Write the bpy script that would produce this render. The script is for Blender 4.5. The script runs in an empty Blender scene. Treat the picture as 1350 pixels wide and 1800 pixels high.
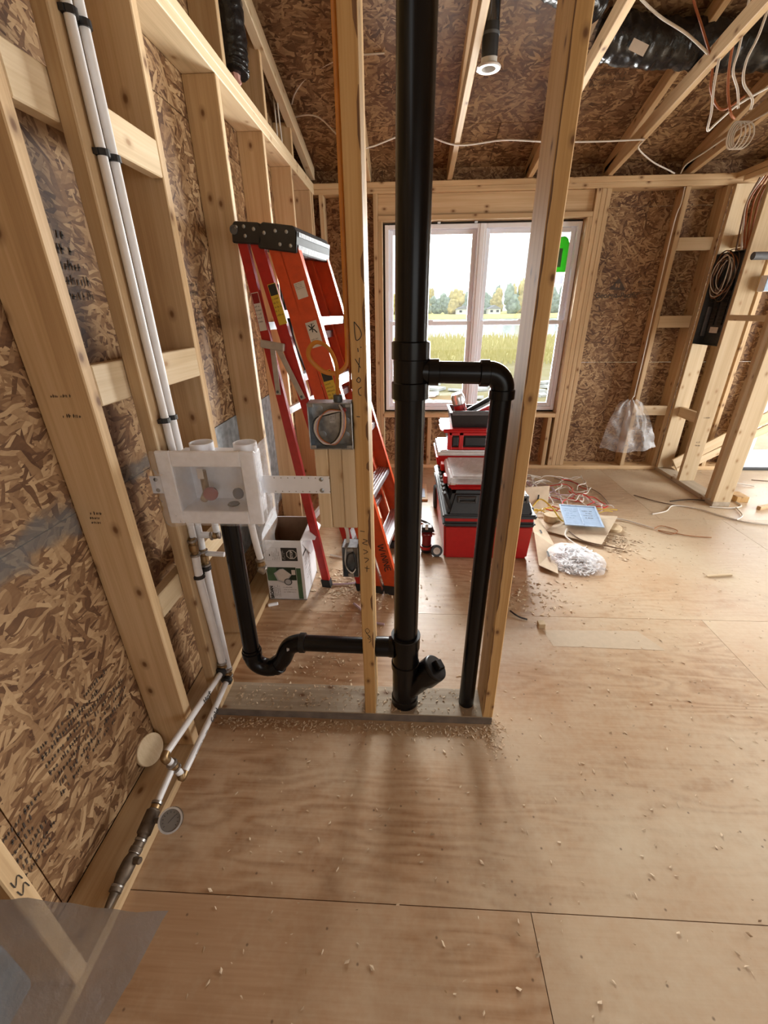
import bpy, bmesh, math, random
from math import sin, cos, pi, radians, sqrt
from mathutils import Vector, Matrix, noise
random.seed(7)
SC = bpy.context.scene
COL = SC.collection
V = Vector

# ------------------------------------------------------------------ camera, sky, light, exposure
F_PX = 745.6
cam_d = bpy.data.cameras.new('camera')
cam_d.sensor_fit = 'VERTICAL'; cam_d.sensor_height = 36.0
cam_d.lens = F_PX * 36.0 / 1800.0
cam_d.clip_start = 0.02; cam_d.clip_end = 2000
cam = bpy.data.objects.new('camera', cam_d); COL.objects.link(cam)
A_ = V((0.99875684, 0.04879481, -0.01019007)); B_ = V((-0.01175231, 0.429162, 0.90315107)); D_ = V((-0.04844228, 0.90190856, -0.42920194))
cam.matrix_world = Matrix(((A_.x, B_.x, -D_.x, 0), (A_.y, B_.y, -D_.y, 0), (A_.z, B_.z, -D_.z, 1.5003), (0, 0, 0, 1)))
SC.camera = cam

world = bpy.data.worlds.new('overcast_sky'); SC.world = world; world.use_nodes = True
wn = world.node_tree.nodes; wl = world.node_tree.links
wn['Background'].inputs[0].default_value = (0.93, 0.97, 1.0, 1)
wn['Background'].inputs[1].default_value = 1.4

def area(name, loc, size, rot, energy, color=(1, 1, 1), portal=False):
    l = bpy.data.lights.new(name, 'AREA'); l.shape = 'RECTANGLE'; l.size, l.size_y = size
    l.energy = energy; l.color = color
    l.cycles.is_portal = portal
    o = bpy.data.objects.new(name, l); COL.objects.link(o); o.location = loc; o.rotation_euler = rot
    return o
# daylight through the openings of the house (portals guide the sky in, the others are added area lamps that strengthen it, two at unseen openings)
area('daylight_portal_far_window', (0.63, 4.46, 1.37), (1.7, 1.6), (radians(-90), 0, 0), 1, portal=True)
area('daylight_portal_far_door', (4.28, 4.46, 1.05), (1.8, 2.1), (radians(-90), 0, 0), 1, portal=True)
area('added_daylight_right_door', (5.72, 2.1, 1.15), (2.9, 2.2), (radians(90), 0, radians(90)), 165, (1.0, 0.99, 0.95))
area('added_daylight_rear_window', (2.3, -4.0, 1.5), (3.6, 1.9), (radians(90), 0, 0), 8, (1.0, 0.96, 0.91))
area('added_daylight_far_window', (0.63, 4.60, 1.4), (1.5, 1.4), (radians(-90), 0, 0), 210, (1.0, 0.98, 0.96))
area('added_daylight_far_door', (4.28, 4.95, 1.2), (1.7, 2.0), (radians(-90), 0, 0), 170, (1.0, 0.98, 0.96))

vs = SC.view_settings
vs.view_transform = 'Standard'; vs.look = 'None'; vs.gamma = 1.0; vs.use_curve_mapping = False
vs.exposure = 0.80
SC.cycles.use_denoising = True
SC.cycles.max_bounces = 8; SC.cycles.diffuse_bounces = 5; SC.cycles.transparent_max_bounces = 16
SC.cycles.caustics_reflective = False; SC.cycles.caustics_refractive = False
SC.cycles.sample_clamp_indirect = 6

# ------------------------------------------------------------------ materials
def newmat(name):
    m = bpy.data.materials.new(name); m.use_nodes = True
    nt = m.node_tree
    return m, nt, nt.nodes, nt.links, nt.nodes['Principled BSDF']
def N(nt, t, **kw):
    n = nt.nodes.new(t)
    for k, v in kw.items(): setattr(n, k, v)
    return n
def ramp(nt, stops):
    r = nt.nodes.new('ShaderNodeValToRGB'); e = r.color_ramp.elements
    while len(e) < len(stops): e.new(0.5)
    for i, (p, c) in enumerate(stops): e[i].position = p; e[i].color = (*c, 1)
    return r
def math_n(nt, op, a, b=None, clamp=False):
    n = nt.nodes.new('ShaderNodeMath'); n.operation = op; n.use_clamp = clamp
    for i, x in enumerate((a, b)):
        if x is None: continue
        if isinstance(x, (int, float)): n.inputs[i].default_value = x
        else: nt.links.new(x, n.inputs[i])
    return n.outputs[0]
def mixc(nt, fac, a, b, blend='MIX'):
    n = nt.nodes.new('ShaderNodeMix'); n.data_type = 'RGBA'; n.blend_type = blend
    for i, x in ((0, fac), (6, a), (7, b)):
        if isinstance(x, (int, float)): n.inputs[i].default_value = x
        elif isinstance(x, tuple): n.inputs[i].default_value = (*x, 1)
        else: nt.links.new(x, n.inputs[i])
    return n.outputs[2]
def noise_n(nt, vec, scale, detail=3, rough=0.5, dim='3D'):
    n = nt.nodes.new('ShaderNodeTexNoise'); n.noise_dimensions = dim
    n.inputs['Scale'].default_value = scale; n.inputs['Detail'].default_value = detail; n.inputs['Roughness'].default_value = rough
    if vec is not None: nt.links.new(vec, n.inputs['Vector'])
    return n.outputs['Fac']
def mapping(nt, vec, scale=(1, 1, 1), rot=(0, 0, 0), loc=(0, 0, 0)):
    n = nt.nodes.new('ShaderNodeMapping'); n.inputs['Scale'].default_value = scale; n.inputs['Rotation'].default_value = rot; n.inputs['Location'].default_value = loc
    nt.links.new(vec, n.inputs['Vector']); return n.outputs[0]
def seeded(nt, vec, k=37.0):
    oi = nt.nodes.new('ShaderNodeObjectInfo')
    c = nt.nodes.new('ShaderNodeCombineXYZ')
    s = math_n(nt, 'MULTIPLY', oi.outputs['Random'], k)
    for i in range(3): nt.links.new(s, c.inputs[i])
    a = nt.nodes.new('ShaderNodeVectorMath'); a.operation = 'ADD'
    nt.links.new(vec, a.inputs[0]); nt.links.new(c.outputs[0], a.inputs[1])
    return a.outputs[0], oi.outputs['Random']
def bump(nt, bs, h, strength=0.3, dist=0.002):
    b = nt.nodes.new('ShaderNodeBump'); b.inputs['Strength'].default_value = strength; b.inputs['Distance'].default_value = dist
    nt.links.new(h, b.inputs['Height']); nt.links.new(b.outputs[0], bs.inputs['Normal'])

def mat_wood(name, dark, mid, light, knot=(0.16, 0.075, 0.03), rough=0.62, kscale=4.2):
    m, nt, nd, lk, bs = newmat(name)
    tc = N(nt, 'ShaderNodeTexCoord')
    v, rnd = seeded(nt, tc.outputs['Object'])
    warp = noise_n(nt, mapping(nt, v, (3, 3, 1.5)), 1.0, 2)
    g1 = noise_n(nt, mapping(nt, v, (26, 26, 0.9)), 1.0, 4, 0.6)
    g2 = noise_n(nt, mapping(nt, v, (170, 170, 3.0)), 1.0, 2, 0.5)
    t = math_n(nt, 'ADD', math_n(nt, 'MULTIPLY', g1, 0.62), math_n(nt, 'MULTIPLY', g2, 0.24))
    t = math_n(nt, 'ADD', t, math_n(nt, 'MULTIPLY', warp, 0.14))
    r = ramp(nt, [(0.30, dark), (0.48, mid), (0.66, light)]); lk.new(t, r.inputs[0])
    # board-to-board tone
    tone = ramp(nt, [(0.0, (0.82, 0.78, 0.72)), (0.5, (1, 1, 1)), (1.0, (1.08, 1.05, 1.0))]); lk.new(rnd, tone.inputs[0])
    col = mixc(nt, 1.0, r.outputs[0], tone.outputs[0], 'MULTIPLY')
    # knots
    sp = N(nt, 'ShaderNodeSeparateXYZ'); lk.new(v, sp.inputs[0])
    cb = N(nt, 'ShaderNodeCombineXYZ')
    lk.new(math_n(nt, 'MULTIPLY', math_n(nt, 'ADD', sp.outputs[0], sp.outputs[1]), kscale * 1.6), cb.inputs[0]); lk.new(math_n(nt, 'MULTIPLY', sp.outputs[2], kscale), cb.inputs[1])
    vo = N(nt, 'ShaderNodeTexVoronoi', voronoi_dimensions='2D'); vo.inputs['Scale'].default_value = 1.0; lk.new(cb.outputs[0], vo.inputs['Vector'])
    kr = ramp(nt, [(0.0, (1, 1, 1)), (0.034, (0.9, 0.9, 0.9)), (0.062, (0.38, 0.38, 0.38)), (0.13, (0, 0, 0))]); lk.new(vo.outputs['Distance'], kr.inputs[0])
    col = mixc(nt, kr.outputs[0], col, knot)
    lk.new(col, bs.inputs['Base Color']); bs.inputs['Roughness'].default_value = rough
    bs.inputs['Specular IOR Level'].default_value = 0.3
    bump(nt, bs, g2, 0.15, 0.001)
    return m
WOOD = mat_wood('spruce_lumber', (0.39, 0.26, 0.14), (0.53, 0.375, 0.215), (0.63, 0.475, 0.30))
WOOD_PALE = mat_wood('fresh_pale_lumber', (0.50, 0.38, 0.23), (0.62, 0.49, 0.32), (0.70, 0.58, 0.41), (0.36, 0.22, 0.11))
WOOD_YEL = mat_wood('yellow_pine_lumber', (0.36, 0.20, 0.07), (0.52, 0.32, 0.13), (0.62, 0.42, 0.20), kscale=6)
WOOD_GREY = mat_wood('dusty_grey_lumber', (0.32, 0.265, 0.20), (0.46, 0.395, 0.31), (0.60, 0.54, 0.45))
WANE = mat_wood('bark_wane', (0.10, 0.05, 0.025), (0.17, 0.09, 0.045), (0.24, 0.14, 0.07))

def mat_osb(name, ca, cb_, cc, cd, flake=(0.062, 0.0115), rough=0.55):
    m, nt, nd, lk, bs = newmat(name)
    tc = N(nt, 'ShaderNodeTexCoord')
    v, rnd = seeded(nt, tc.outputs['UV'], 13.7)
    wv = noise_n(nt, v, 7.0, 2)
    off = N(nt, 'ShaderNodeVectorMath', operation='ADD')
    cx = N(nt, 'ShaderNodeCombineXYZ'); lk.new(math_n(nt, 'MULTIPLY', wv, 0.10), cx.inputs[0]); lk.new(math_n(nt, 'MULTIPLY', wv, -0.07), cx.inputs[1])
    lk.new(v, off.inputs[0]); lk.new(cx.outputs[0], off.inputs[1])
    cur_v = cur_p = None
    for k, (rot, s) in enumerate([(0.15, 1.0), (0.9, 0.85), (-0.65, 0.9), (1.75, 0.7), (-0.15, 1.25)]):
        mp = N(nt, 'ShaderNodeMapping'); mp.inputs['Rotation'].default_value = (0, 0, rot)
        mp.inputs['Location'].default_value = (k * 3.3, k * 1.7, 0); lk.new(off.outputs[0], mp.inputs['Vector'])
        mp2 = mapping(nt, mp.outputs[0], (s / flake[0], s / flake[1], 1))
        vo = N(nt, 'ShaderNodeTexVoronoi', voronoi_dimensions='2D'); vo.inputs['Scale'].default_value = 1; lk.new(mp2, vo.inputs['Vector'])
        sp = N(nt, 'ShaderNodeSeparateColor'); lk.new(vo.outputs['Color'], sp.inputs[0])
        edge = math_n(nt, 'MULTIPLY', math_n(nt, 'SUBTRACT', vo.outputs['Distance'], 0.45, True), 0.25)
        val = math_n(nt, 'SUBTRACT', sp.outputs[0], edge, True); pri = sp.outputs[1]
        if cur_v is None: cur_v, cur_p = val, pri
        else:
            gt = math_n(nt, 'GREATER_THAN', pri, cur_p)
            mx = N(nt, 'ShaderNodeMix'); lk.new(gt, mx.inputs[0]); lk.new(cur_v, mx.inputs[2]); lk.new(val, mx.inputs[3]); cur_v = mx.outputs[0]
            cur_p = math_n(nt, 'MAXIMUM', pri, cur_p)
    fine = noise_n(nt, mapping(nt, off.outputs[0], (60, 140, 1), (0, 0, 0.3)), 1.0, 3)
    big = noise_n(nt, v, 3.0, 3)
    t = math_n(nt, 'ADD', math_n(nt, 'MULTIPLY', cur_v, 0.74), math_n(nt, 'MULTIPLY', fine, 0.26))
    t = math_n(nt, 'ADD', t, math_n(nt, 'MULTIPLY', math_n(nt, 'SUBTRACT', big, 0.5), 0.35))
    r = ramp(nt, [(0.10, ca), (0.30, cb_), (0.55, cc), (0.86, cd)]); lk.new(t, r.inputs[0])
    lk.new(r.outputs[0], bs.inputs['Base Color']); bs.inputs['Roughness'].default_value = rough
    bs.inputs['Specular IOR Level'].default_value = 0.35
    bump(nt, bs, cur_v, 0.35, 0.003)
    return m
OSB_WALL = mat_osb('oriented_strand_board', (0.070, 0.029, 0.012), (0.150, 0.074, 0.032), (0.245, 0.140, 0.067), (0.42, 0.28, 0.15))
OSB_ROOF = mat_osb('roof_strand_board', (0.065, 0.028, 0.012), (0.14, 0.07, 0.032), (0.22, 0.128, 0.064), (0.42, 0.28, 0.15), (0.058, 0.014))  # same board as the walls, the dimness under the roof put into its colour

def mat_ply(name):
    m, nt, nd, lk, bs = newmat(name)
    tc = N(nt, 'ShaderNodeTexCoord')
    v, rnd = seeded(nt, tc.outputs['UV'], 9.1)
    ws = mapping(nt, v, (0.9, 4.2, 1))
    n0 = noise_n(nt, ws, 1.3, 3, 0.45)
    rings = math_n(nt, 'SINE', math_n(nt, 'MULTIPLY', n0, 75.0))
    rings = math_n(nt, 'MULTIPLY', math_n(nt, 'ADD', rings, 1.0), 0.5)
    fib = noise_n(nt, mapping(nt, v, (5, 150, 1)), 1.0, 3)
    mask = noise_n(nt, mapping(nt, v, (0.9, 1.8, 1), (0, 0, 0), (4, 2, 0)), 1.0, 2)
    mk = ramp(nt, [(0.38, (0.1, 0.1, 0.1)), (0.62, (1, 1, 1))]); lk.new(mask, mk.inputs[0])
    t = math_n(nt, 'ADD', math_n(nt, 'MULTIPLY', math_n(nt, 'MULTIPLY', rings, mk.outputs[0]), 0.40), math_n(nt, 'MULTIPLY', fib, 0.5))
    r = ramp(nt, [(0.15, (0.49, 0.325, 0.20)), (0.42, (0.42, 0.262, 0.15)), (0.72, (0.31, 0.165, 0.082))]); lk.new(t, r.inputs[0])
    # tan dust; its rise along X also paints in the door-side brightness
    d1 = noise_n(nt, v, 1.6, 5, 0.6); d2 = noise_n(nt, v, 45, 3, 0.6)
    geo = N(nt, 'ShaderNodeNewGeometry'); gsp = N(nt, 'ShaderNodeSeparateXYZ'); lk.new(geo.outputs['Position'], gsp.inputs[0])
    mr = N(nt, 'ShaderNodeMapRange'); lk.new(gsp.outputs[0], mr.inputs[0]); mr.inputs[1].default_value = -0.7; mr.inputs[2].default_value = 2.4; mr.inputs[3].default_value = -0.09; mr.inputs[4].default_value = 0.17
    dd = math_n(nt, 'ADD', math_n(nt, 'MULTIPLY', d1, 0.75), math_n(nt, 'MULTIPLY', d2, 0.25))
    dd = math_n(nt, 'ADD', dd, mr.outputs[0])
    dr = ramp(nt, [(0.40, (0, 0, 0)), (0.74, (0.85, 0.85, 0.85))]); lk.new(dd, dr.inputs[0])
    col = mixc(nt, dr.outputs[0], r.outputs[0], (0.585, 0.485, 0.345))
    # a few small dark specks
    vo = N(nt, 'ShaderNodeTexVoronoi', voronoi_dimensions='2D'); vo.inputs['Scale'].default_value = 7; lk.new(v, vo.inputs['Vector'])
    kr = ramp(nt, [(0.0, (0.8, 0.8, 0.8)), (0.018, (0.5, 0.5, 0.5)), (0.03, (0, 0, 0))]); lk.new(vo.outputs['Distance'], kr.inputs[0])
    col = mixc(nt, kr.outputs[0], col, (0.09, 0.05, 0.03))
    lk.new(col, bs.inputs['Base Color'])
    rr = ramp(nt, [(0.0, (0.30, 0.30, 0.30)), (1.0, (0.62, 0.62, 0.62))]); lk.new(dr.outputs[0], rr.inputs[0]); lk.new(rr.outputs[0], bs.inputs['Roughness'])
    bs.inputs['Specular IOR Level'].default_value = 0.5
    bump(nt, bs, fib, 0.08, 0.001)
    return m
PLY = mat_ply('subfloor_plywood')

def mat_plain(name, col, rough=0.5, metal=0.0, var=0.12, vscale=30, spec=0.5, bmp=0.0, coat=0.0):
    m, nt, nd, lk, bs = newmat(name)
    tc = N(nt, 'ShaderNodeTexCoord')
    n = noise_n(nt, tc.outputs['Object'], vscale, 3)
    lo = tuple(c * (1 - var) for c in col); hi = tuple(min(1, c * (1 + var)) for c in col)
    r = ramp(nt, [(0.3, lo), (0.7, hi)]); lk.new(n, r.inputs[0]); lk.new(r.outputs[0], bs.inputs['Base Color'])
    bs.inputs['Roughness'].default_value = rough; bs.inputs['Metallic'].default_value = metal
    bs.inputs['Specular IOR Level'].default_value = spec
    if coat: bs.inputs['Coat Weight'].default_value = coat
    if bmp: bump(nt, bs, n, bmp, 0.002)
    return m
ABS = mat_plain('black_drain_plastic', (0.004, 0.004, 0.005), 0.26, var=0.3, vscale=14, spec=0.28)
ABS_RIM = mat_plain('worn_black_plastic', (0.012, 0.012, 0.013), 0.40, var=0.3, spec=.35)
PEXM = mat_plain('white_pex_tube', (0.78, 0.78, 0.79), 0.32, var=0.04)
PVC = mat_plain('white_moulded_plastic', (0.84, 0.86, 0.91), 0.38, var=0.03)
ENAMEL = mat_plain('white_enamelled_strap', (0.80, 0.83, 0.89), 0.35, var=0.03)
BRASS = mat_plain('dull_brass', (0.30, 0.20, 0.10), 0.42, 0.85, 0.35, 40)
BRONZE = mat_plain('weathered_bronze', (0.12, 0.09, 0.065), 0.55, 0.6, 0.4, 40)
CRIMP = mat_plain('steel_crimp', (0.32, 0.30, 0.28), 0.38, 0.9, 0.2)
GALV = mat_plain('galvanised_steel', (0.36, 0.38, 0.40), 0.36, 0.9, 0.28, 55)
ALU = mat_plain('aluminium', (0.72, 0.74, 0.78), 0.30, 0.85, 0.06)
FIB_RED = mat_plain('red_fibreglass', (0.40, 0.016, 0.014), 0.34, var=0.12)
FIB_ORANGE = mat_plain('orange_fibreglass', (0.58, 0.072, 0.016), 0.34, var=0.10)
BLACK = mat_plain('black_plastic', (0.014, 0.014, 0.015), 0.42, var=0.25)
BLACK_SOFT = mat_plain('matte_black_rubber', (0.018, 0.018, 0.019), 0.7, var=0.3)
CAPGREY = mat_plain('grey_ribbed_plastic', (0.10, 0.108, 0.12), 0.55, var=0.15)
RED_TOOL = mat_plain('red_tool_plastic', (0.46, 0.014, 0.015), 0.36, var=0.06)
GREYPL = mat_plain('charcoal_plastic', (0.045, 0.047, 0.05), 0.45, var=0.2)
SPREADER = mat_plain('grey_painted_steel', (0.42, 0.38, 0.34), 0.45, 0.2, 0.1)
WHITE_PAINT = mat_plain('white_vinyl_frame', (0.80, 0.83, 0.90), 0.42, var=0.015)
CARDWHITE = mat_plain('white_printed_card', (0.72, 0.72, 0.75), 0.6, var=0.03)
CARD = mat_plain('brown_cardboard', (0.58, 0.47, 0.34), 0.8, var=0.06)
CARD_DARK = mat_plain('dark_brown_cardboard', (0.21, 0.125, 0.075), 0.85, var=0.08)
INK = mat_plain('black_ink', (0.02, 0.018, 0.016), 0.6, var=0.2)
INK_FADE = mat_plain('faded_stamp_ink', (0.06, 0.04, 0.028), 0.7, var=0.3)
GREEN_INK = mat_plain('green_print', (0.055, 0.12, 0.06), 0.5, var=0.3, vscale=12)
DGREEN_INK = mat_plain('dark_green_print', (0.012, 0.028, 0.014), 0.5, var=0.5, vscale=12)
GREY_INK = mat_plain('grey_print', (0.42, 0.43, 0.46), 0.5, var=0.06)
LBL_WHITE = mat_plain('white_sticker', (0.62, 0.58, 0.54), 0.45, var=0.05)
LBL_YEL = mat_plain('yellow_sticker', (0.62, 0.43, 0.04), 0.45, var=0.06)
ROMEX_W = mat_plain('white_cable_jacket', (0.66, 0.62, 0.56), 0.5, var=0.05)
ROMEX_Y = mat_plain('amber_cable_jacket', (0.52, 0.20, 0.022), 0.42, var=0.12)
ROMEX_O = mat_plain('orange_cable_jacket', (0.30, 0.085, 0.02), 0.5, var=0.12)
WIRE_RED = mat_plain('red_wire', (0.55, 0.03, 0.03), 0.5)
WIRE_YEL = mat_plain('yellow_wire', (0.66, 0.48, 0.08), 0.5)
WIRE_LILAC = mat_plain('lilac_wire', (0.50, 0.38, 0.46), 0.5)
COPPER = mat_plain('bare_copper', (0.46, 0.20, 0.09), 0.4, 0.8)
WIRE_BROWN = mat_plain('brown_wire', (0.14, 0.08, 0.05), 0.5)
DUCT = mat_plain('black_foil_duct', (0.011, 0.011, 0.012), 0.26, var=0.5, vscale=60, bmp=1.0)
PINK_FG = mat_plain('pink_insulation', (0.52, 0.28, 0.24), 0.9)
DIRTY = mat_plain('grey_dust_streak', (0.20, 0.21, 0.22), 0.8, var=0.35, vscale=24)
PANEL_GREY = mat_plain('dark_grey_steel', (0.085, 0.095, 0.10), 0.45, 0.4, 0.15)
CHIP = mat_plain('sawdust', (0.58, 0.45, 0.31), 0.85, var=0.2, vscale=3)
BLUE_SHEET = mat_plain('pale_blue_plastic', (0.36, 0.49, 0.68), 0.4, var=0.06)
def mat_translucent(name, col):
    m, nt, nd, lk, bs = newmat(name); bs.inputs['Base Color'].default_value = (*col, 1)
    tc = N(nt, 'ShaderNodeTexCoord'); n = noise_n(nt, tc.outputs['Object'], 40, 3)
    tr = N(nt, 'ShaderNodeBsdfTranslucent'); lk.new(mixc(nt, n, col, tuple(min(1, c * 1.3) for c in col)), tr.inputs[0])
    mx = N(nt, 'ShaderNodeMixShader'); mx.inputs[0].default_value = 0.75
    lk.new(bs.outputs[0], mx.inputs[1]); lk.new(tr.outputs[0], mx.inputs[2]); lk.new(mx.outputs[0], nd['Material Output'].inputs[0]); return m
GREEN_TAG = mat_translucent('bright_green_sticker', (0.055, 0.20, 0.035))
PALE_TAG = mat_translucent('pale_sticker', (0.32, 0.32, 0.38))
DARK_GAP = mat_plain('dark_gap_and_backing', (0.03, 0.025, 0.02), 0.8)
HANDLE_RED = mat_plain('red_valve_handle', (0.22, 0.008, 0.012), 0.4)
HANDLE_BLUE = mat_plain('dark_blue_valve_handle', (0.03, 0.05, 0.09), 0.4)
GAUGE_FACE = mat_plain('gauge_dial', (0.15, 0.135, 0.12), 0.4, var=0.04)

def mat_glass(name='window_glass'):
    m, nt, nd, lk, bs = newmat(name); nd.remove(bs)
    tr = N(nt, 'ShaderNodeBsdfTransparent'); tr.inputs[0].default_value = (0.97, 0.985, 0.98, 1)
    gl = N(nt, 'ShaderNodeBsdfGlossy'); gl.inputs['Roughness'].default_value = 0.02
    fr = N(nt, 'ShaderNodeFresnel'); fr.inputs[0].default_value = 1.45
    mx = N(nt, 'ShaderNodeMixShader'); lk.new(fr.outputs[0], mx.inputs[0]); lk.new(tr.outputs[0], mx.inputs[1]); lk.new(gl.outputs[0], mx.inputs[2])
    lk.new(mx.outputs[0], nd['Material Output'].inputs[0]); return m
GLASS = mat_glass()
def mat_film(name, opac, col=(0.8, 0.82, 0.85), rough=0.22):
    m, nt, nd, lk, bs = newmat(name)
    tc = N(nt, 'ShaderNodeTexCoord')
    n = noise_n(nt, tc.outputs['Object'], 18, 4, 0.6)
    tr = N(nt, 'ShaderNodeBsdfTransparent')
    bs.inputs['Base Color'].default_value = (*col, 1); bs.inputs['Roughness'].default_value = rough
    bs.inputs['Specular IOR Level'].default_value = 0.8
    lw = N(nt, 'ShaderNodeLayerWeight'); lw.inputs[0].default_value = 0.35
    f = math_n(nt, 'ADD', math_n(nt, 'MULTIPLY', n, 0.35), math_n(nt, 'MULTIPLY', lw.outputs['Facing'], 0.5))
    f = math_n(nt, 'ADD', f, opac - 0.25, True)
    mx = N(nt, 'ShaderNodeMixShader'); lk.new(f, mx.inputs[0]); lk.new(tr.outputs[0], mx.inputs[1]); lk.new(bs.outputs[0], mx.inputs[2])
    lk.new(mx.outputs[0], nd['Material Output'].inputs[0])
    bump(nt, bs, noise_n(nt, tc.outputs['Object'], 26, 4, 0.6), 0.8, 0.008); return m
FILM = mat_film('clear_plastic_film', 0.30)
FILM_THIN = mat_film('thin_clear_wrap', 0.20, (0.95, 0.96, 1.0), 0.12)
FILM_MILKY = mat_film('milky_plastic_film', 0.74, (0.27, 0.265, 0.275), 0.3)
FILM_BAG = mat_film('clear_bag_film', 0.20, (0.85, 0.86, 0.9), 0.45)
CLIPW = mat_plain('white_clip_plastic', (0.86, 0.87, 0.90), 0.5, var=.03)
CLEARLID = mat_film('clear_organizer_lid', 0.50, (0.75, 0.78, 0.82), 0.12)
def mat_smear():
    m, nt, nd, lk, bs = newmat('grey_smear')
    tc = N(nt, 'ShaderNodeTexCoord'); n = noise_n(nt, tc.outputs['Object'], 9, 6, 0.65)
    sp = N(nt, 'ShaderNodeSeparateXYZ'); lk.new(tc.outputs['Generated'], sp.inputs[0])
    e = math_n(nt, 'ABSOLUTE', math_n(nt, 'SUBTRACT', sp.outputs[2], 0.5))
    f = math_n(nt, 'SUBTRACT', math_n(nt, 'ADD', n, 0.22), math_n(nt, 'MULTIPLY', e, 1.5))
    r = ramp(nt, [(0.38, (0, 0, 0)), (0.60, (0.55, 0.55, 0.55))]); lk.new(f, r.inputs[0])
    bs.inputs['Base Color'].default_value = (0.17, 0.165, 0.16, 1); bs.inputs['Roughness'].default_value = 0.85
    tr = N(nt, 'ShaderNodeBsdfTransparent'); mx = N(nt, 'ShaderNodeMixShader')
    lk.new(r.outputs[0], mx.inputs[0]); lk.new(tr.outputs[0], mx.inputs[1]); lk.new(bs.outputs[0], mx.inputs[2]); lk.new(mx.outputs[0], nd['Material Output'].inputs[0])
    return m
SMEAR = mat_smear()
def mat_ground(name, stops, scale):
    m, nt, nd, lk, bs = newmat(name)
    tc = N(nt, 'ShaderNodeTexCoord'); n = noise_n(nt, tc.outputs['Object'], scale, 6, 0.65)
    r = ramp(nt, stops); lk.new(n, r.inputs[0]); lk.new(r.outputs[0], bs.inputs['Base Color']); bs.inputs['Roughness'].default_value = 0.95
    bs.inputs['Specular IOR Level'].default_value = 0.1
    return m
GRASS = mat_ground('dry_yard', [(0.3, (0.24, 0.21, 0.10)), (0.5, (0.35, 0.30, 0.16)), (0.7, (0.42, 0.37, 0.27))], 0.6)
FIELD = mat_ground('yellow_meadow', [(0.3, (0.42, 0.40, 0.13)), (0.7, (0.60, 0.53, 0.24))], 0.08)
REEDM = mat_ground('dry_reed', [(0.3, (0.40, 0.36, 0.13)), (0.7, (0.62, 0.54, 0.27))], 3)
WATER = mat_plain('pond_water', (0.42, 0.47, 0.50), 0.12, var=0.1, vscale=0.3)
LEAF_G = mat_plain('grey_green_foliage', (0.26, 0.31, 0.25), 0.9, var=0.35, vscale=0.6)
LEAF_Y = mat_plain('autumn_foliage', (0.48, 0.39, 0.17), 0.9, var=0.3, vscale=0.6)
BARK = mat_plain('tree_bark', (0.16, 0.12, 0.09), 0.9)
HOUSE_W = mat_plain('white_siding', (0.66, 0.66, 0.66), 0.7, var=0.03)
HOUSE_R = mat_plain('grey_shingle', (0.25, 0.25, 0.27), 0.8)
BUS_Y = mat_plain('yellow_vehicle_paint', (0.75, 0.48, 0.05), 0.5)
DEBRIS = mat_plain('pale_tarp', (0.58, 0.58, 0.58), 0.6, var=0.2, vscale=5)

# ------------------------------------------------------------------ builders
WORLD = {}
def link(name, data, M, parent=None):
    o = bpy.data.objects.new(name, data); COL.objects.link(o)
    if parent is not None:
        o.parent = parent; o.matrix_parent_inverse = WORLD[parent.name].inverted()
    o.matrix_basis = M; WORLD[o.name] = M.copy(); return o
def empty(name, loc, parent=None):
    o = link(name, None, Matrix.Translation(loc), parent); o.empty_display_size = 0.05; return o
def thing(name, label, cat, loc, group=None):
    o = empty(name, loc); return tag(o, label, cat, group)
def tag(o, label, cat, group=None, kind=None):
    o['label'] = label; o['category'] = cat
    if group: o['group'] = group
    if kind: o['kind'] = kind
    return o
def struct(name, loc=(0, 0, 0), label=None):
    o = empty(name, loc); o['kind'] = 'structure'
    if label: o['label'] = label
    return o
def finish(bm, name, mat, parent=None, smooth=False, origin=None):
    bmesh.ops.recalc_face_normals(bm, faces=bm.faces)
    vsx = [v.co for v in bm.verts]
    c = V(origin) if origin else (V([min(v[i] for v in vsx) for i in range(3)]) + V([max(v[i] for v in vsx) for i in range(3)])) / 2
    for v in bm.verts: v.co -= c
    me = bpy.data.meshes.new(name)
    if smooth == 'auto':
        for e in bm.edges:
            if len(e.link_faces) == 2 and e.calc_face_angle(0) > 0.6: e.smooth = False
    if smooth:
        for f in bm.faces: f.smooth = True
    bm.to_mesh(me); bm.free()
    for mm in (mat if isinstance(mat, (list, tuple)) else [mat]): me.materials.append(mm)
    return link(name, me, Matrix.Translation(c), parent)
def add_box(bm, x0, x1, y0, y1, z0, z1, bev=0.0, seg=1, M=None):
    r = bmesh.ops.create_cube(bm, size=1.0); vv = r['verts']
    for v in vv: v.co = V(((x0 + x1) / 2 + v.co.x * (x1 - x0), (y0 + y1) / 2 + v.co.y * (y1 - y0), (z0 + z1) / 2 + v.co.z * (z1 - z0)))
    if bev > 0:
        ee = list({e for v in vv for e in v.link_edges})
        rb = bmesh.ops.bevel(bm, geom=ee, offset=bev, segments=seg, affect='EDGES', profile=0.5)
        vv = list({v for f in rb['faces'] for v in f.verts} | {v for v in vv if v.is_valid})
    if M is not None:
        for v in vv: v.co = M @ v.co
    return vv
def box(name, mat, parent, x0, x1, y0, y1, z0, z1, bev=0.0, seg=1, M=None):
    bm = bmesh.new(); add_box(bm, x0, x1, y0, y1, z0, z1, bev, seg, M); return finish(bm, name, mat, parent)
def frameM(o, x, y, z):
    return Matrix(((x[0], y[0], z[0], o[0]), (x[1], y[1], z[1], o[1]), (x[2], y[2], z[2], o[2]), (0, 0, 0, 1)))
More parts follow.
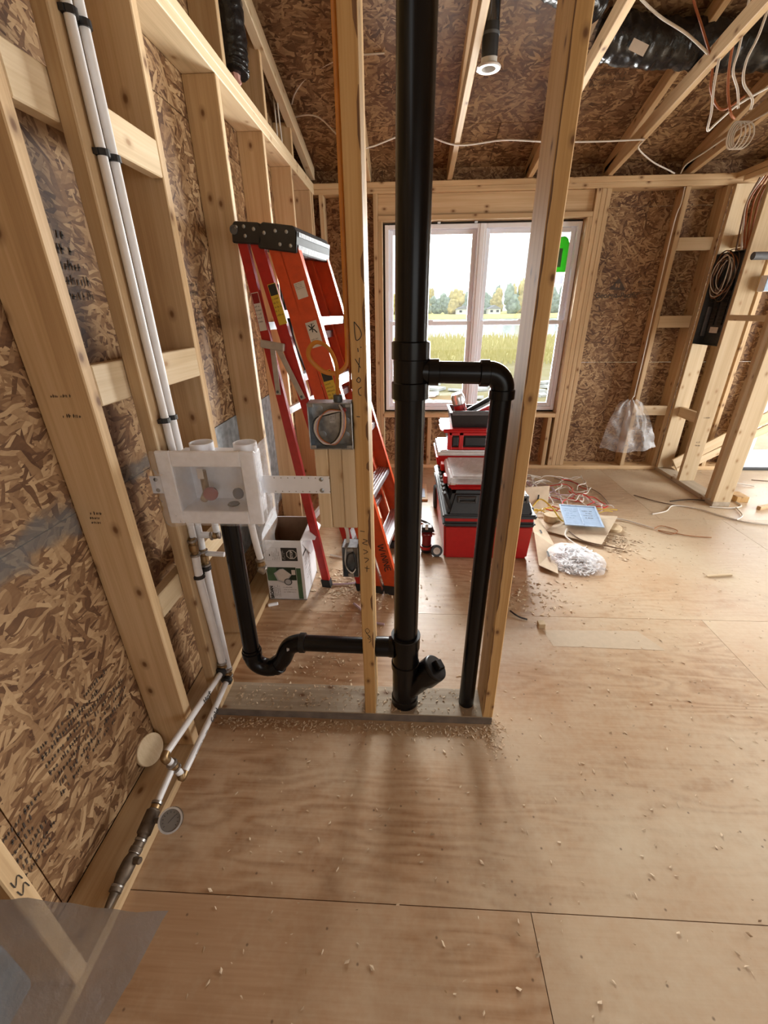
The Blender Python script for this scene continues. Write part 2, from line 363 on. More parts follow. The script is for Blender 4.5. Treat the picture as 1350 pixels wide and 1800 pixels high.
def beam(name, parent, P0, P1, w, d, up, mat, bev=0.003):
    """board whose own Z runs along it; w across (local X), d along 'up' (local Y)."""
    P0, P1 = V(P0), V(P1); L = (P1 - P0).length; z = (P1 - P0) / L
    y = V(up); y = (y - z * y.dot(z)).normalized(); x = y.cross(z)
    bm = bmesh.new(); add_box(bm, -w / 2, w / 2, -d / 2, d / 2, -L / 2, L / 2, min(bev, w * .2, d * .2))
    me = bpy.data.meshes.new(name); bm.to_mesh(me); bm.free(); me.materials.append(mat)
    return link(name, me, frameM((P0 + P1) / 2, x, y, z), parent)
def lum(name, parent, x0, x1, y0, y1, z0, z1, mat=None, axis=None):
    mat = mat or WOOD
    c = V(((x0 + x1) / 2, (y0 + y1) / 2, (z0 + z1) / 2)); s = (x1 - x0, y1 - y0, z1 - z0)
    a = axis if axis is not None else max(range(3), key=lambda i: s[i])
    if a == 2: return beam(name, parent, (c.x, c.y, z0), (c.x, c.y, z1), s[0], s[1], (0, 1, 0), mat)
    if a == 0: return beam(name, parent, (x0, c.y, c.z), (x1, c.y, c.z), s[1], s[2], (0, 0, 1), mat)
    return beam(name, parent, (c.x, y0, c.z), (c.x, y1, c.z), s[0], s[2], (0, 0, 1), mat)
def sheet(name, parent, O, u, v, W, H, t, mat, n=None):
    """flat sheet with UVs in metres; O corner, u/v unit directions, thickness t towards n."""
    O, u, v = V(O), V(u), V(v); n = V(n) if n else u.cross(v)
    bm = bmesh.new(); uvl = bm.loops.layers.uv.new('UVMap')
    P = [O, O + u * W, O + u * W + v * H, O + v * H]; Q = [p + n * t for p in P]
    a = [bm.verts.new(p) for p in P]; b = [bm.verts.new(p) for p in Q]
    for f in ([a[0], a[1], a[2], a[3]], [b[3], b[2], b[1], b[0]], *[[a[i], b[i], b[(i + 1) % 4], a[(i + 1) % 4]] for i in range(4)]):
        fc = bm.faces.new(f)
        for l in fc.loops: d = l.vert.co - O; l[uvl].uv = (d.dot(u), d.dot(v))
    return finish(bm, name, mat, parent)
def smooth_path(pts, n=6):
    pts = [V(p) for p in pts]
    if len(pts) < 3 or n < 2: return pts
    out = []
    for i in range(len(pts) - 1):
        p0 = pts[max(i - 1, 0)]; p1 = pts[i]; p2 = pts[i + 1]; p3 = pts[min(i + 2, len(pts) - 1)]
        for k in range(n):
            t = k / n; t2 = t * t; t3 = t2 * t
            out.append(0.5 * ((2 * p1) + (-p0 + p2) * t + (2 * p0 - 5 * p1 + 4 * p2 - p3) * t2 + (-p0 + 3 * p1 - 3 * p2 + p3) * t3))
    out.append(pts[-1]); return out
def add_tube(bm, pts, r, seg=8, n=6, flat=1.0, caps=True, rfun=None, nrm0=None):
    P = smooth_path(pts, n); rings = []; nrm = None
    for i, p in enumerate(P):
        t = (P[min(i + 1, len(P) - 1)] - P[max(i - 1, 0)])
        t = t.normalized() if t.length > 1e-9 else V((0, 0, 1))
        if nrm is None:
            a = V(nrm0) if nrm0 else (V((0, 0, 1)) if abs(t.z) < 0.9 else V((1, 0, 0)))
            nrm = (a - t * a.dot(t)).normalized()
        else:
            nrm = (nrm - t * nrm.dot(t))
            nrm = nrm.normalized() if nrm.length > 1e-6 else t.orthogonal().normalized()
        bn = t.cross(nrm); rr = rfun(i / (len(P) - 1)) * r if rfun else r
        rings.append([bm.verts.new(p + (nrm * cos(2 * pi * k / seg) * flat + bn * sin(2 * pi * k / seg)) * rr) for k in range(seg)])
    for a, b in zip(rings[:-1], rings[1:]):
        for k in range(seg): bm.faces.new((a[k], a[(k + 1) % seg], b[(k + 1) % seg], b[k]))
    if caps: bm.faces.new(rings[0][::-1]); bm.faces.new(rings[-1])
def tube(name, mat, parent, pts, r, seg=8, n=6, flat=1.0, rfun=None, nrm0=None):
    bm = bmesh.new(); add_tube(bm, pts, r, seg, n, flat, True, rfun, nrm0); return finish(bm, name, mat, parent, 'auto')
def add_lathe(bm, prof, O, d, seg=24):
    """prof: list of (s along d, radius)."""
    O, d = V(O), V(d).normalized(); a = d.orthogonal().normalized(); b = d.cross(a); rings = []
    for s, r in prof:
        rings.append([bm.verts.new(O + d * s + (a * cos(2 * pi * k / seg) + b * sin(2 * pi * k / seg)) * max(r, 1e-5)) for k in range(seg)])
    for p, q in zip(rings[:-1], rings[1:]):
        for k in range(seg): bm.faces.new((p[k], p[(k + 1) % seg], q[(k + 1) % seg], q[k]))
    bm.faces.new(rings[0][::-1]); bm.faces.new(rings[-1])
def lathe(name, mat, parent, prof, O, d, seg=24):
    bm = bmesh.new(); add_lathe(bm, prof, O, d, seg); return finish(bm, name, mat, parent, 'auto')
def cyl(name, mat, parent, P0, P1, r, seg=20, ch=0.0):
    P0, P1 = V(P0), V(P1); L = (P1 - P0).length
    return lathe(name, mat, parent, [(0, r - ch), (ch, r), (L - ch, r), (L, r - ch)] if ch else [(0, r), (L, r)], P0, P1 - P0, seg)
def prism(name, mat, parent, poly, M, t, bev=0.0):
    """poly in local XY of M, extruded t along local Z."""
    bm = bmesh.new(); a = [bm.verts.new((x, y, 0)) for x, y in poly]; f = bm.faces.new(a)
    r = bmesh.ops.extrude_face_region(bm, geom=[f])
    for v in r['geom']:
        if isinstance(v, bmesh.types.BMVert): v.co.z += t
    if bev: bmesh.ops.bevel(bm, geom=list(bm.edges), offset=bev, segments=1, affect='EDGES')
    for v in bm.verts: v.co = M @ v.co
    return finish(bm, name, mat, parent)
def text(name, s, size, M, mat, parent, bold=0.0, align='CENTER', shear=0.0, space=1.0):
    cu = bpy.data.curves.new(name, 'FONT'); cu.body = s; cu.size = size; cu.align_x = align; cu.align_y = 'CENTER'
    cu.offset = bold; cu.extrude = 0.0004; cu.shear = shear; cu.space_character = space; cu.resolution_u = 3; cu.materials.append(mat)
    tmp = bpy.data.objects.new(name, cu); me = bpy.data.meshes.new_from_object(tmp); bpy.data.objects.remove(tmp); me.name = name
    return link(name, me, M, parent)
def strokes(name, mat, parent, polys, M, w=0.003, t=0.0006):
    """handwriting: flat ribbons in the XY plane of M."""
    bm = bmesh.new()
    for poly in polys:
        P = smooth_path([(x, y, 0) for x, y in poly], 4) if len(poly) > 2 else [V((*p, 0)) for p in poly]
        pv = None
        for i, p in enumerate(P):
            d = (P[min(i + 1, len(P) - 1)] - P[max(i - 1, 0)]).normalized(); nn = V((-d.y, d.x, 0)) * w / 2
            a, b = bm.verts.new(M @ (p + nn + V((0, 0, t)))), bm.verts.new(M @ (p - nn + V((0, 0, t))))
            if pv: bm.faces.new((pv[0], pv[1], b, a))
            pv = (a, b)
    return finish(bm, name, mat, parent)
def stamp(name, mat, parent, M, rows, W, h, gap, seed=1, cw=0.5):
    """a block of printed lines too small to read: rows of short irregular ink marks."""
    rn = random.Random(seed); bm = bmesh.new()
    for r in range(rows):
        x = 0; y = -r * (h + gap); Wr = W * rn.uniform(0.6, 1.0)
        while x < Wr:
            w = h * rn.uniform(0.25, 0.75) * cw * 1.6; hh = h * rn.choice([0.6, 0.75, 1.0])
            if rn.random() > 0.16:
                k = rn.random() * h * .2
                qs = [[(x, y), (x + w * .45, y), (x + w * .45 + k, y + hh), (x + k, y + hh)]]
                if rn.random() < 0.6: qs.append([(x, y + hh * .4), (x + w, y + hh * .4), (x + w, y + hh * .62), (x, y + hh * .62)])
                for q in qs: bm.faces.new([bm.verts.new(M @ V((a, b, 0.0006))) for a, b in q])
            x += w + h * 0.14
    o = finish(bm, name, mat, parent); o['kind'] = 'stuff'; return o

# ================================================================== THE SETTING
XS, XL = -0.915, -0.775          # left wall: sheathing face, stud face
YF = 4.24; YS = 4.38             # far wall: stud face, sheathing face
XR_OUT, YB = 5.6, -3.9           # right outer wall, rear wall
TP = 2.44                        # top of the wall plates

# ---- floor: plywood sheets with open joints
floor = struct('floor', (2, 0, 0), 'bare plywood subfloor of butted sheets')
rows = [(-3.9, -0.62), (-0.62, 0.60), (0.60, 1.865), (1.865, 3.085), (3.085, 4.40)]
cols = {0: [-0.95, 1.4, 3.6, 5.62], 1: [-0.95, 0.36, 2.8, 5.62], 2: [-0.95, 1.58, 4.0, 5.62], 3: [-0.95, 0.03, 2.47, 5.62], 4: [-0.95, 2.0, 4.4, 5.62]}
for r, (y0, y1) in enumerate(rows):
    for x0, x1 in zip(cols[r][:-1], cols[r][1:]):
        g = 0.0011
        sheet('plywood_sheet', floor, (x0 + g, y0 + g, 0), (1, 0, 0), (0, 1, 0), x1 - x0 - 2 * g, y1 - y0 - 2 * g, 0.02, PLY, (0, 0, -1))
box('subfloor_gap', DARK_GAP, floor, -0.95, 5.62, -3.95, 4.42, -0.05, -0.021)
pat = mat_plain('pale_patch', (0.50, 0.395, 0.28), 0.6, var=0.05)
bmx = bmesh.new(); bmx.faces.new([bmx.verts.new(p) for p in [(0.72, 1.755, .0006), (1.20, 1.765, .0006), (1.27, 1.63, .0006), (0.74, 1.64, .0006)]])
finish(bmx, 'pale_patch', pat, floor)

# ---- left wall
wl_ = struct('wall_left', (XS, 1, 0), 'long stud wall with strand board behind the studs')
for y0, y1 in [(-3.9, -1.9), (-1.9, 0.54), (0.54, 2.98), (2.98, 4.39)]:
    for z0, z1 in [(0.038, 1.0), (1.0, 2.22), (2.22, 2.45)]:
        sheet('sheathing_panel', wl_, (XS, y1 - .0015, z0 + .0015), (0, -1, 0), (0, 0, 1), y1 - y0 - .003, z1 - z0 - .003, 0.011, OSB_WALL, (-1, 0, 0))
lum('bottom_plate', wl_, XS, XL, -3.9, YS, 0, 0.038)
lum('top_plate', wl_, XS, XL, -3.9, YS, 2.364, 2.402, WOOD_PALE); lum('top_plate', wl_, XS, XL, -3.9, YF, 2.402, 2.44, WOOD_PALE)
Y1 = 1.0225; S = 0.6096
studsL = {}
for k in range(-7, 6):
    y = Y1 + k * S - (.016 if k == -1 else 0)
    studsL[k] = lum('stud', wl_, XS, XL, y, y + 0.038, 0.038, 2.364, WOOD)
lum('stud', wl_, XS, XL, YF - 0.09, YF - 0.05, 0.038, 2.364)
n2 = lum('stud', wl_, XL, XL + 0.038, 1.187, 1.327, 0.038, 2.9, WOOD)
for y0, y1 in [(Y1 + .039, Y1 + S - .001)]:
    for z0, z1 in [(1.285, 1.385), (1.885, 1.98), (0.605, 0.69)]:
        lum('blocking', wl_, XL - .089 if z0 > 9 else XL - .038, XL - .0005, y0, y1, z0, z1, WOOD_PALE)
lum('blocking', wl_, XL - .038, XL - .0005, Y1 - S + .039, Y1 - .001, 1.885, 1.98, WOOD_PALE)
# gable studs on top of the plate
for k, y in enumerate([-0.02, 0.59, 1.20, 1.81, 2.42, 3.03, 3.64]):
    lum('gable_stud', wl_, XS, XL - .02, y, y + .038, 2.442, 2.44 + .34 * (YF - y), WOOD)
sheet('gable_sheathing', wl_, (XS - .001, YS, 2.45), (0, -1, 0), (0, 0, 1), 4.2, 1.7, 0.011, OSB_ROOF, (-1, 0, 0))
# grey dust smears on the strand board
def smear(y0, y1, z0, z1, tilt=0.0):
    bm = bmesh.new(); q = [(y0, z0 - tilt), (y1, z0 + tilt), (y1, z1 + tilt), (y0, z1 - tilt)]
    bm.faces.new([bm.verts.new((XS + .0012, a, b)) for a, b in q]); return finish(bm, 'dust_smear', SMEAR, wl_)
smear(0.60, 1.02, 0.90, 1.08, 0.03); smear(1.06, 1.62, 0.94, 1.10, 0.0)
for y0, y1 in [(Y1 + S + .04, Y1 + 2 * S), (Y1 + 2 * S + .04, Y1 + 3 * S)]:
    box('grey_sealed_band', DIRTY, wl_, XS, XS + .004, y0, y1, 0.25, 1.0)
# printed stamps on the strand board and a mark on the studs
def ML(y, z, ang=0.0, x=XS + .001):   # frame on the left wall, text runs towards the camera's right (+Y)
    return Matrix.Translation((x, y, z)) @ Matrix.Rotation(ang, 4, 'X') @ frameM((0, 0, 0), (0, 1, 0), (0, 0, 1), (1, 0, 0))
stamp('printed_stamp', INK_FADE, wl_, ML(1.20, 1.68, radians(0)), 5, 0.16, 0.024, 0.012, 3)
stamp('printed_stamp', INK_FADE, wl_, ML(0.66, 0.50), 7, 0.32, 0.017, 0.012, 5)
stamp('printed_stamp', INK_FADE, wl_, ML(0.47, 0.40), 6, 0.17, 0.017, 0.012, 15)
stamp('printed_stamp', INK_FADE, wl_, ML(1.90, 1.60), 6, 0.16, 0.022, 0.012, 6)
MN1 = lambda x, z: frameM((x, Y1 - .0006, z), (1, 0, 0), (0, 0, 1), (0, -1, 0))
stamp('printed_stamp', INK_FADE, studsL[0], MN1(-0.872, 1.315), 1, 0.075, 0.008, 0.004, 8)
stamp('printed_stamp', INK_FADE, studsL[0], MN1(-0.858, 1.265), 1, 0.06, 0.010, 0.004, 9)
stamp('printed_stamp', INK_FADE, studsL[0], MN1(-0.878, 0.995), 3, 0.045, 0.010, 0.004, 10)
MS0 = frameM((XL + .0006, 0.428, 0.50), (0, -0.0, -1), (0, 1, 0), (1, 0, 0))
strokes('handwriting', INK, studsL[-1], [[(-.010, .000), (.012, .002), (-.006, .014), (.014, .018)], [(.024, .0), (.046, .004), (.026, .016), (.048, .02)]], frameM((XL + .001, 0.408, 0.47), (0, 0, -1), (0, 1, 0), (1, 0, 0)), 0.0022)

# ---- far wall with its window and door openings
wf = struct('wall_far', (1.5, YS, 0), 'far stud wall with window opening and strand board')
def osb_far(x0, x1, z0, z1):
    sheet('sheathing_panel', wf, (x0 + .001, YS, z0 + .001), (1, 0, 0), (0, 0, 1), x1 - x0 - .002, z1 - z0 - .002, 0.011, OSB_WALL, (0, 1, 0))
WX0, WX1, WZ0, WZ1 = -0.215, 1.47, 0.572, 2.175      # window rough opening
DX0, DX1, DZ1 = 3.38, 5.2, 2.10                      # door opening
for x0, x1 in [(-0.93, WX0), (WX1, 2.0), (2.0, DX0), (DX1, 5.62)]:
    for z0, z1 in [(0.0, 1.03), (1.03, 2.26), (2.26, 2.56)]: osb_far(x0, x1, z0, z1)
osb_far(WX0, WX1, 0, WZ0); osb_far(WX0, WX1, WZ1, 2.56); osb_far(DX0, DX1, DZ1, 2.56)
lum('bottom_plate', wf, XL, DX0, YF, YS, 0, .038)
lum('top_plate', wf, XL, XR_OUT, YF, YS, 2.364, 2.402); lum('top_plate', wf, XS, XR_OUT, YF - .002, YS, 2.402, 2.44)
for x in (-0.74, -0.455): lum('stud', wf, x, x + .038, YF, YS, .038, 2.364)
for x in (WX0 - .076, WX0 - .038): lum('jack_stud', wf, x, x + .0375, YF, YS, .038, 2.364 if x < WX0 - .05 else WZ1)
for i, x in enumerate((WX1 - .004, WX1 + .036, WX1 + .076, WX1 + .116)): lum('jack_stud', wf, x, x + .0385, YF + .001 * i, YS, .038, WZ1 if i == 0 else 2.364)
lum('header', wf, WX0 - .038, WX1 + .035, YF + .03, YS - .03, 2.215, 2.364, WOOD)
lum('header_plate', wf, WX0 - .038, WX1 + .035, YF, YS, WZ1, 2.213)
lum('window_sill_plate', wf, WX0, WX1 - .004, YF, YS, WZ0 - .040, WZ0 - .001)
for x in (0.22, 0.83, 1.40): lum('cripple_stud', wf, x, x + .038, YF, YS, .038, WZ0 - .041)
for x in (2.195, 2.510, 2.83, 3.0, 3.33): lum('stud', wf, x, x + .038, YF, YS, .038, 2.364)
lum('stud', wf, 3.342 - .05, 3.342 - .012, YF, YS, .038, 2.364)
lum('door_header', wf, DX0, DX1, YF, YS, DZ1, 2.364); lum('stud', wf, DX1, DX1 + .076, YF, YS, 0, 2.364)
for z0, z1 in [(1.925, 2.018), (1.335, 1.432), (0.555, 0.645)]:
    lum('blocking', wf, 2.234, 2.509, YF, YF + .038, z0, z1, WOOD_PALE)
MF = lambda x, z: frameM((x, YS - .0014, z), (1, 0, 0), (0, 0, 1), (0, -1, 0))
prism('printed_logo', INK_FADE, wf, [(-.075, 0), (.075, 0), (0, .095)], MF(1.875, 1.645), .0008)
for s, x, z, b in [('Georgia-Pacific', 1.88, 1.600, .0012)]:
    text('printed_lettering', s, 0.062, MF(x, z), INK_FADE, wf, b)
bm0 = bmesh.new()
for x0, x1, z0, z1 in [(-.02, -.006, .02, .05), (.002, .018, .018, .05), (-.006, .002, .03, .036)]:
    bm0.faces.new([bm0.verts.new(MF(1.875, 1.645) @ V((a, b, .0016))) for a, b in [(x0, z0), (x1, z0), (x1, z1), (x0, z1)]])
finish(bm0, 'logo_detail', OSB_WALL, wf)
stamp('printed_stamp', INK_FADE, wf, MF(2.05, 1.70), 4, 0.30, 0.016, 0.014, 21)
stamp('printed_stamp', INK_FADE, wf, MF(2.27, 1.70), 5, 0.20, 0.016, 0.014, 22)
for x in (-0.12, 0.12, 0.30): stamp('printed_stamp', INK_FADE, wf, MF(x, 0.47), 3, 0.14, 0.03, 0.014, int(30 + x * 10))
stamp('printed_stamp', INK_FADE, wf, MF(2.30, 0.50), 3, 0.13, 0.03, 0.014, 41)
stamp('printed_stamp', INK_FADE, wf, MF(2.72, 0.45), 4, 0.10, 0.02, 0.012, 42)

# ---- window_1 : two mulled double-hung units
win = struct('window_1', (0.63, YS, WZ0), 'white vinyl double-hung window pair in the far wall')
FX0, FX1, FZ0, FZ1 = -0.198, 1.462, 0.590, 2.158
YW0, YW1 = 4.318, 4.40
def ring(name, mat, parent, x0, x1, z0, z1, w, y0, y1, wt=None, wb=None, bev=.003):
    wt = wt or w; wb = wb or w; bm = bmesh.new()
    add_box(bm, x0, x0 + w, y0, y1, z0, z1, bev); add_box(bm, x1 - w, x1, y0, y1, z0, z1, bev)
    add_box(bm, x0 + w, x1 - w, y0, y1, z0, z0 + wb, bev); add_box(bm, x0 + w, x1 - w, y0, y1, z1 - wt, z1, bev)
    return finish(bm, name, mat, parent)
MX = 0.632
bmf = bmesh.new()
for a in [(WX0, FX0 - .0005, WZ0, WZ1), (FX1 + .0005, WX1, WZ0, WZ1), (FX0, FX1, FZ1 + .0005, WZ1), (FX0, FX1, WZ0, FZ0 - .0005)]: add_box(bmf, a[0], a[1], 4.345, 4.375, a[2], a[3])
finish(bmf, 'shim_gap', DARK_GAP, win)
for a, b in [(FX0, MX - .006), (MX + .006, FX1)]:
    ring('window_frame', WHITE_PAINT, win, a, b, FZ0, FZ1, 0.034, YW0, YW1)
    for nm, z0, z1, y0 in [('upper_sash', 1.365, FZ1 - .034, YW0 + .048), ('lower_sash', FZ0 + .034, 1.405, YW0 + .016)]:
        s = ring(nm, WHITE_PAINT, win, a + .034, b - .034, z0, z1, 0.036, y0, y0 + .026)
        box('pane', GLASS, s, a + .069, b - .069, y0 + .011, y0 + .016, z0 + .035, z1 - .035)
    lk_ = box('sash_lock', WHITE_PAINT, win, (a + b) / 2 - .03, (a + b) / 2 + .03, YW0 + .012, YW0 + .035, 1.402, 1.418, .004)
box('mullion', WHITE_PAINT, win, MX - .02, MX + .02, YW0 - .006, YW1, FZ0, FZ1, .003)
prism('green_sticker', GREEN_TAG, win, [(-.09, 0), (.055, 0)] + [(.055 * cos(a) if a > .001 else .055, .20 + .07 * sin(a)) for a in [i * pi / 10 for i in range(11)]][:7] + [(-.09, .26)], frameM((1.34, YW0 + .0585, 1.79), (1, 0, 0), (0, 0, 1), (0, -1, 0)), .003)
box('sticker_patch', PALE_TAG, win, 1.25, 1.345, YW0 + .0535, YW0 + .0557, 1.83, 1.97, .0)
box('sticker_band', PALE_TAG, win, 1.285, 1.385, YW0 + .055, YW0 + .0585, 1.70, 1.765)
for x in (0.25, 0.56): box('shim_clip', ALU, win, x, x + .025, YW0 - .03, YW0, FZ1 + .001, FZ1 + .012)

# ---- door_1 : glazed sliding door at the right end of the far wall
door = struct('door_1', (4.28, YS, 0), 'white glazed sliding door at the right end of the far wall')
ring('door_frame', WHITE_PAINT, door, DX0, DX1, 0.02, DZ1, 0.04, YF + .03, YS + .02, wb=.03)
box('threshold', BLACK, door, DX0, DX1, YF - .005, YS + .03, 0.0, 0.022)
for a, b, y in [(DX0 + .04, 4.33, 4.30), (4.25, DX1 - .04, 4.345)]:
    p = ring('door_panel', WHITE_PAINT, door, a, b, 0.052, DZ1 - .04, 0.075, y, y + .04, wb=.13)
    box('pane', GLASS, p, a + .074, b - .074, y + .016, y + .022, 0.18, DZ1 - .114)

# ---- plumbing partition
wm = struct('wall_middle', (-0.2, 1.257, 0), 'open stud partition holding the drain stack')
PY0, PY1 = 1.187, 1.327
sole = lum('sole_plate', wm, XL + .0, 0.357, PY0, PY1, 0, .038, WOOD_GREY)
box('shade_dirt_strip', mat_plain('grey_shade_dirt', (0.17, 0.14, 0.115), .85, var=.3, vscale=14), sole, XL + .003, 0.356, PY0 - .0012, PY0 - .0001, .001, .036)  # darkens the front face: its shadow is put into the dirt colour
mid = lum('stud', wm, -0.148, -0.106, PY0, PY1, .038, 2.95, WOOD_YEL)
rst = lum('stud', wm, 0.318, 0.358, PY0, PY1, .038, 2.95, WOOD_YEL)
lum('top_plate', wm, XL, 0.40, PY0, PY1, 2.95, 2.988)
for i in range(3): lum('blocking', wm, -0.266 + i * .0395, -0.266 + i * .0395 + .0388, PY0 + .001 * (i % 2), PY1, 0.877, 1.138, WOOD_PALE)
def wane(parent, x, y, z0, z1, side, w=0.010, seed=0):
    rn = random.Random(seed); bm = bmesh.new(); n = max(4, int((z1 - z0) / .025)); pv = None
    for i in range(n + 1):
        z = z0 + (z1 - z0) * i / n; ww = w * (0.35 + 0.65 * abs(noise.noise((z * 9, seed, 0)))) * (0.25 if i in (0, n) else 1)
        a = bm.verts.new((x - side * ww, y - .0007, z)); b = bm.verts.new((x - side * .001, y - .0007, z)); c = a
        if pv: bm.faces.new((pv[0], a, b, pv[1]))
        pv = (a, b, c)
    return finish(bm, 'wane_edge', WANE, parent)
for i, (a, b) in enumerate([(2.0, 2.12), (1.82, 1.93), (1.56, 1.63), (1.44, 1.53), (1.27, 1.35), (1.16, 1.22), (1.07, 1.10), (0.80, 0.93), (0.55, 0.62), (0.38, 0.46)]):
    wane(mid, -0.106, PY0, a, b, 1, 0.016, i)
for i, (a, b) in enumerate([(1.30, 2.1), (0.55, 1.28), (0.05, 0.50)]): wane(rst, 0.318, PY0, a, b, -1, 0.010, 40 + i)
MM = lambda x, z: frameM((x, PY0 - .0006, z), (1, 0, 0), (0, 0, 1), (0, -1, 0))
# handwritten letters down the middle stud
strokes('handwriting', INK, mid, [
    [(-.135, 1.475), (-.132, 1.432), (-.118, 1.440), (-.120, 1.456), (-.135, 1.475)],
    [(-.128, 1.412), (-.127, 1.402)], [(-.121, 1.414), (-.118, 1.413)],
    [(-.136, 1.385), (-.122, 1.362)], [(-.124, 1.388), (-.128, 1.350)],
    [(-.128, 1.338), (-.134, 1.330), (-.128, 1.324), (-.123, 1.331), (-.128, 1.338)],
    [(-.121, 1.312), (-.130, 1.305), (-.128, 1.292), (-.122, 1.290)],
    [(-.138, 1.232), (-.128, 1.231)]], frameM((0, PY0 - .0006, 0), (1, 0, 0), (0, 0, 1), (0, -1, 0)), 0.0022)
strokes('handwriting', INK, mid, [
    [(-.140, .868), (-.126, .866)],
    [(-.132, .838), (-.118, .832), (-.134, .824), (-.117, .817)],
    [(-.133, .800), (-.118, .792), (-.132, .783)],
    [(-.131, .768), (-.116, .764), (-.128, .750)],
    [(-.130, .730), (-.114, .727)], [(-.122, .738), (-.123, .714)]], frameM((0, PY0 - .0006, 0), (1, 0, 0), (0, 0, 1), (0, -1, 0)), 0.0022)
strokes('handwriting', INK, mid, [
    [(-.128, .475), (-.136, .465), (-.128, .452), (-.120, .462), (-.128, .475)],
    [(-.128, .445), (-.118, .436), (-.128, .428), (-.116, .420), (-.124, .408)], [(-.133, .455), (-.115, .425)]], frameM((0, PY0 - .0006, 0), (1, 0, 0), (0, 0, 1), (0, -1, 0)), 0.0018)

# ---- short wall on the right that carries the breaker panel
wr = struct('wall_right', (2.62, 3.8, 0), 'short stud wall carrying the breaker panel')
RX0, RX1 = 2.55, 2.69
lum('sole_plate', wr, RX0, RX1, 3.335, YF, 0, .038, WOOD_GREY)
lum('top_plate', wr, RX0, RX1, 1.9, YF, 2.402, 2.44); lum('top_plate', wr, RX0, RX1, 1.9, YF - .1, 2.364, 2.40)
for y, m_ in [(4.20, WOOD_PALE), (3.83, WOOD_PALE), (3.412, WOOD), (3.337, WOOD_PALE)]: lum('stud', wr, RX0, RX1, y, y + .038, .038, 2.364, m_)
lum('header_plate', wr, RX0, RX1, 1.9, 3.335, 2.28, 2.363)
lum('blocking', wr, RX0, RX0 + .038, 3.45, 3.83, 1.40, 1.44, WOOD_PALE)
lum('blocking', wr, RX0 + .05, RX0 + .088, 3.869, 4.199, 0.555, 0.645, WOOD_PALE)
lum('blocking', wr, RX0 + .09, RX1, 3.869, 4.199, 1.93, 2.02, WOOD_PALE)
for zz, w_ in [(0.62, .05), (0.40, .05), (0.37, .05)]:
    stamp('printed_stamp', INK_FADE, wr, frameM((2.60, 3.829, zz), (1, 0, 0), (0, 0, 1), (0, -1, 0)), 1, w_, 0.014, .004, int(zz * 100))
lum('stud', wr, RX0, RX1, 1.86, 1.898, 0, 2.44)

# ---- the unseen sides of the house: rear and right walls with big openings for daylight
wb = struct('wall_rear_unseen', (2, YB, 0))
for x0, x1, z0, z1 in [(-0.93, 0.5, 0, 2.5), (4.1, 5.6, 0, 2.5), (0.5, 4.1, 0, 0.5), (0.5, 4.1, 2.4, 2.5)]:
    sheet('sheathing_panel', wb, (x1, YB, z0), (-1, 0, 0), (0, 0, 1), x1 - x0, z1 - z0, 0.012, OSB_WALL, (0, -1, 0))
w2 = struct('window_2_unseen', (2.3, YB, 0.5))
ring('window_frame', WHITE_PAINT, w2, 0.5, 4.1, 0.5, 2.4, .06, YB - .05, YB + .03)
for x in (1.68, 2.88): box('mullion', WHITE_PAINT, w2, x, x + .06, YB - .05, YB + .03, .56, 2.34)
wo = struct('wall_right_outer_unseen', (XR_OUT, 0, 0))
d2 = struct('door_2_unseen', (XR_OUT, 2.1, 0))
for y in (0.6, 2.07, 3.54): box('door_frame', WHITE_PAINT, d2, XR_OUT - .03, XR_OUT + .05, y, y + .06, 0, 2.3)
box('door_frame', WHITE_PAINT, d2, XR_OUT - .03, XR_OUT + .05, 0.66, 3.54, 2.24, 2.3)
for y0, y1, z0, z1 in [(-3.9, 0.6, 0, 4.1), (3.6, 4.4, 0, 4.1), (0.6, 3.6, 2.3, 4.1)]:
    sheet('sheathing_panel', wo, (XR_OUT, y0, z0), (0, 1, 0), (0, 0, 1), y1 - y0, z1 - z0, 0.012, OSB_WALL, (1, 0, 0))

# ---- roof sheets and scissor trusses
ceil = struct('ceiling', (2, 0.2, 3.9), 'vaulted roof of strand board sheets over open trusses')
SL = 0.34; ZR = lambda y: 2.60 + SL * (YF - y)
dn = V((0, -1, SL)).normalized(); nn_ = V((0, SL, 1)).normalized()
ylist = [5.0, 3.95, 2.79, 1.63, 0.47, 0.1]
for i, (ya, yb) in enumerate(zip(ylist[:-1], ylist[1:])):
    xs = [-1.3, 0.65, 3.05, 5.45, 6.0] if i % 2 == 0 else [-1.3, 1.85, 4.25, 6.0]
    for x0, x1 in zip(xs[:-1], xs[1:]):
        L = (V((0, yb, ZR(yb))) - V((0, ya, ZR(ya)))).length
        sheet('roof_panel', ceil, (x0 + .002, ya, ZR(ya)), (1, 0, 0), dn, x1 - x0 - .004, L - .004, 0.012, OSB_ROOF, nn_)
ZB = lambda y: ZR(0.1) - SL * (0.1 - y)
sheet('roof_panel', ceil, (-1.3, 0.1, ZR(0.1)), (1, 0, 0), V((0, -1, -SL)).normalized(), 7.3, 4.4, 0.012, OSB_ROOF, V((0, -SL, 1)).normalized())
sheet('dark_roof_backing', ceil, (-1.35, 5.02, ZR(5.02) + .016), (1, 0, 0), dn, 7.4, 5.25, 0.01, DARK_GAP, nn_)  # added dark backing that stops sky showing through the sheet joints
BC = 0.176
stamp('printed_stamp', INK_FADE, ceil, frameM((-0.16, 3.62, ZR(3.62) - .001), (1, 0, 0), dn, -nn_), 3, 0.30, 0.022, .016, 51)
stamp('printed_stamp', INK_FADE, ceil, frameM((1.02, 3.62, ZR(3.62) - .001), (1, 0, 0), dn, -nn_), 3, 0.34, 0.022, .016, 52)
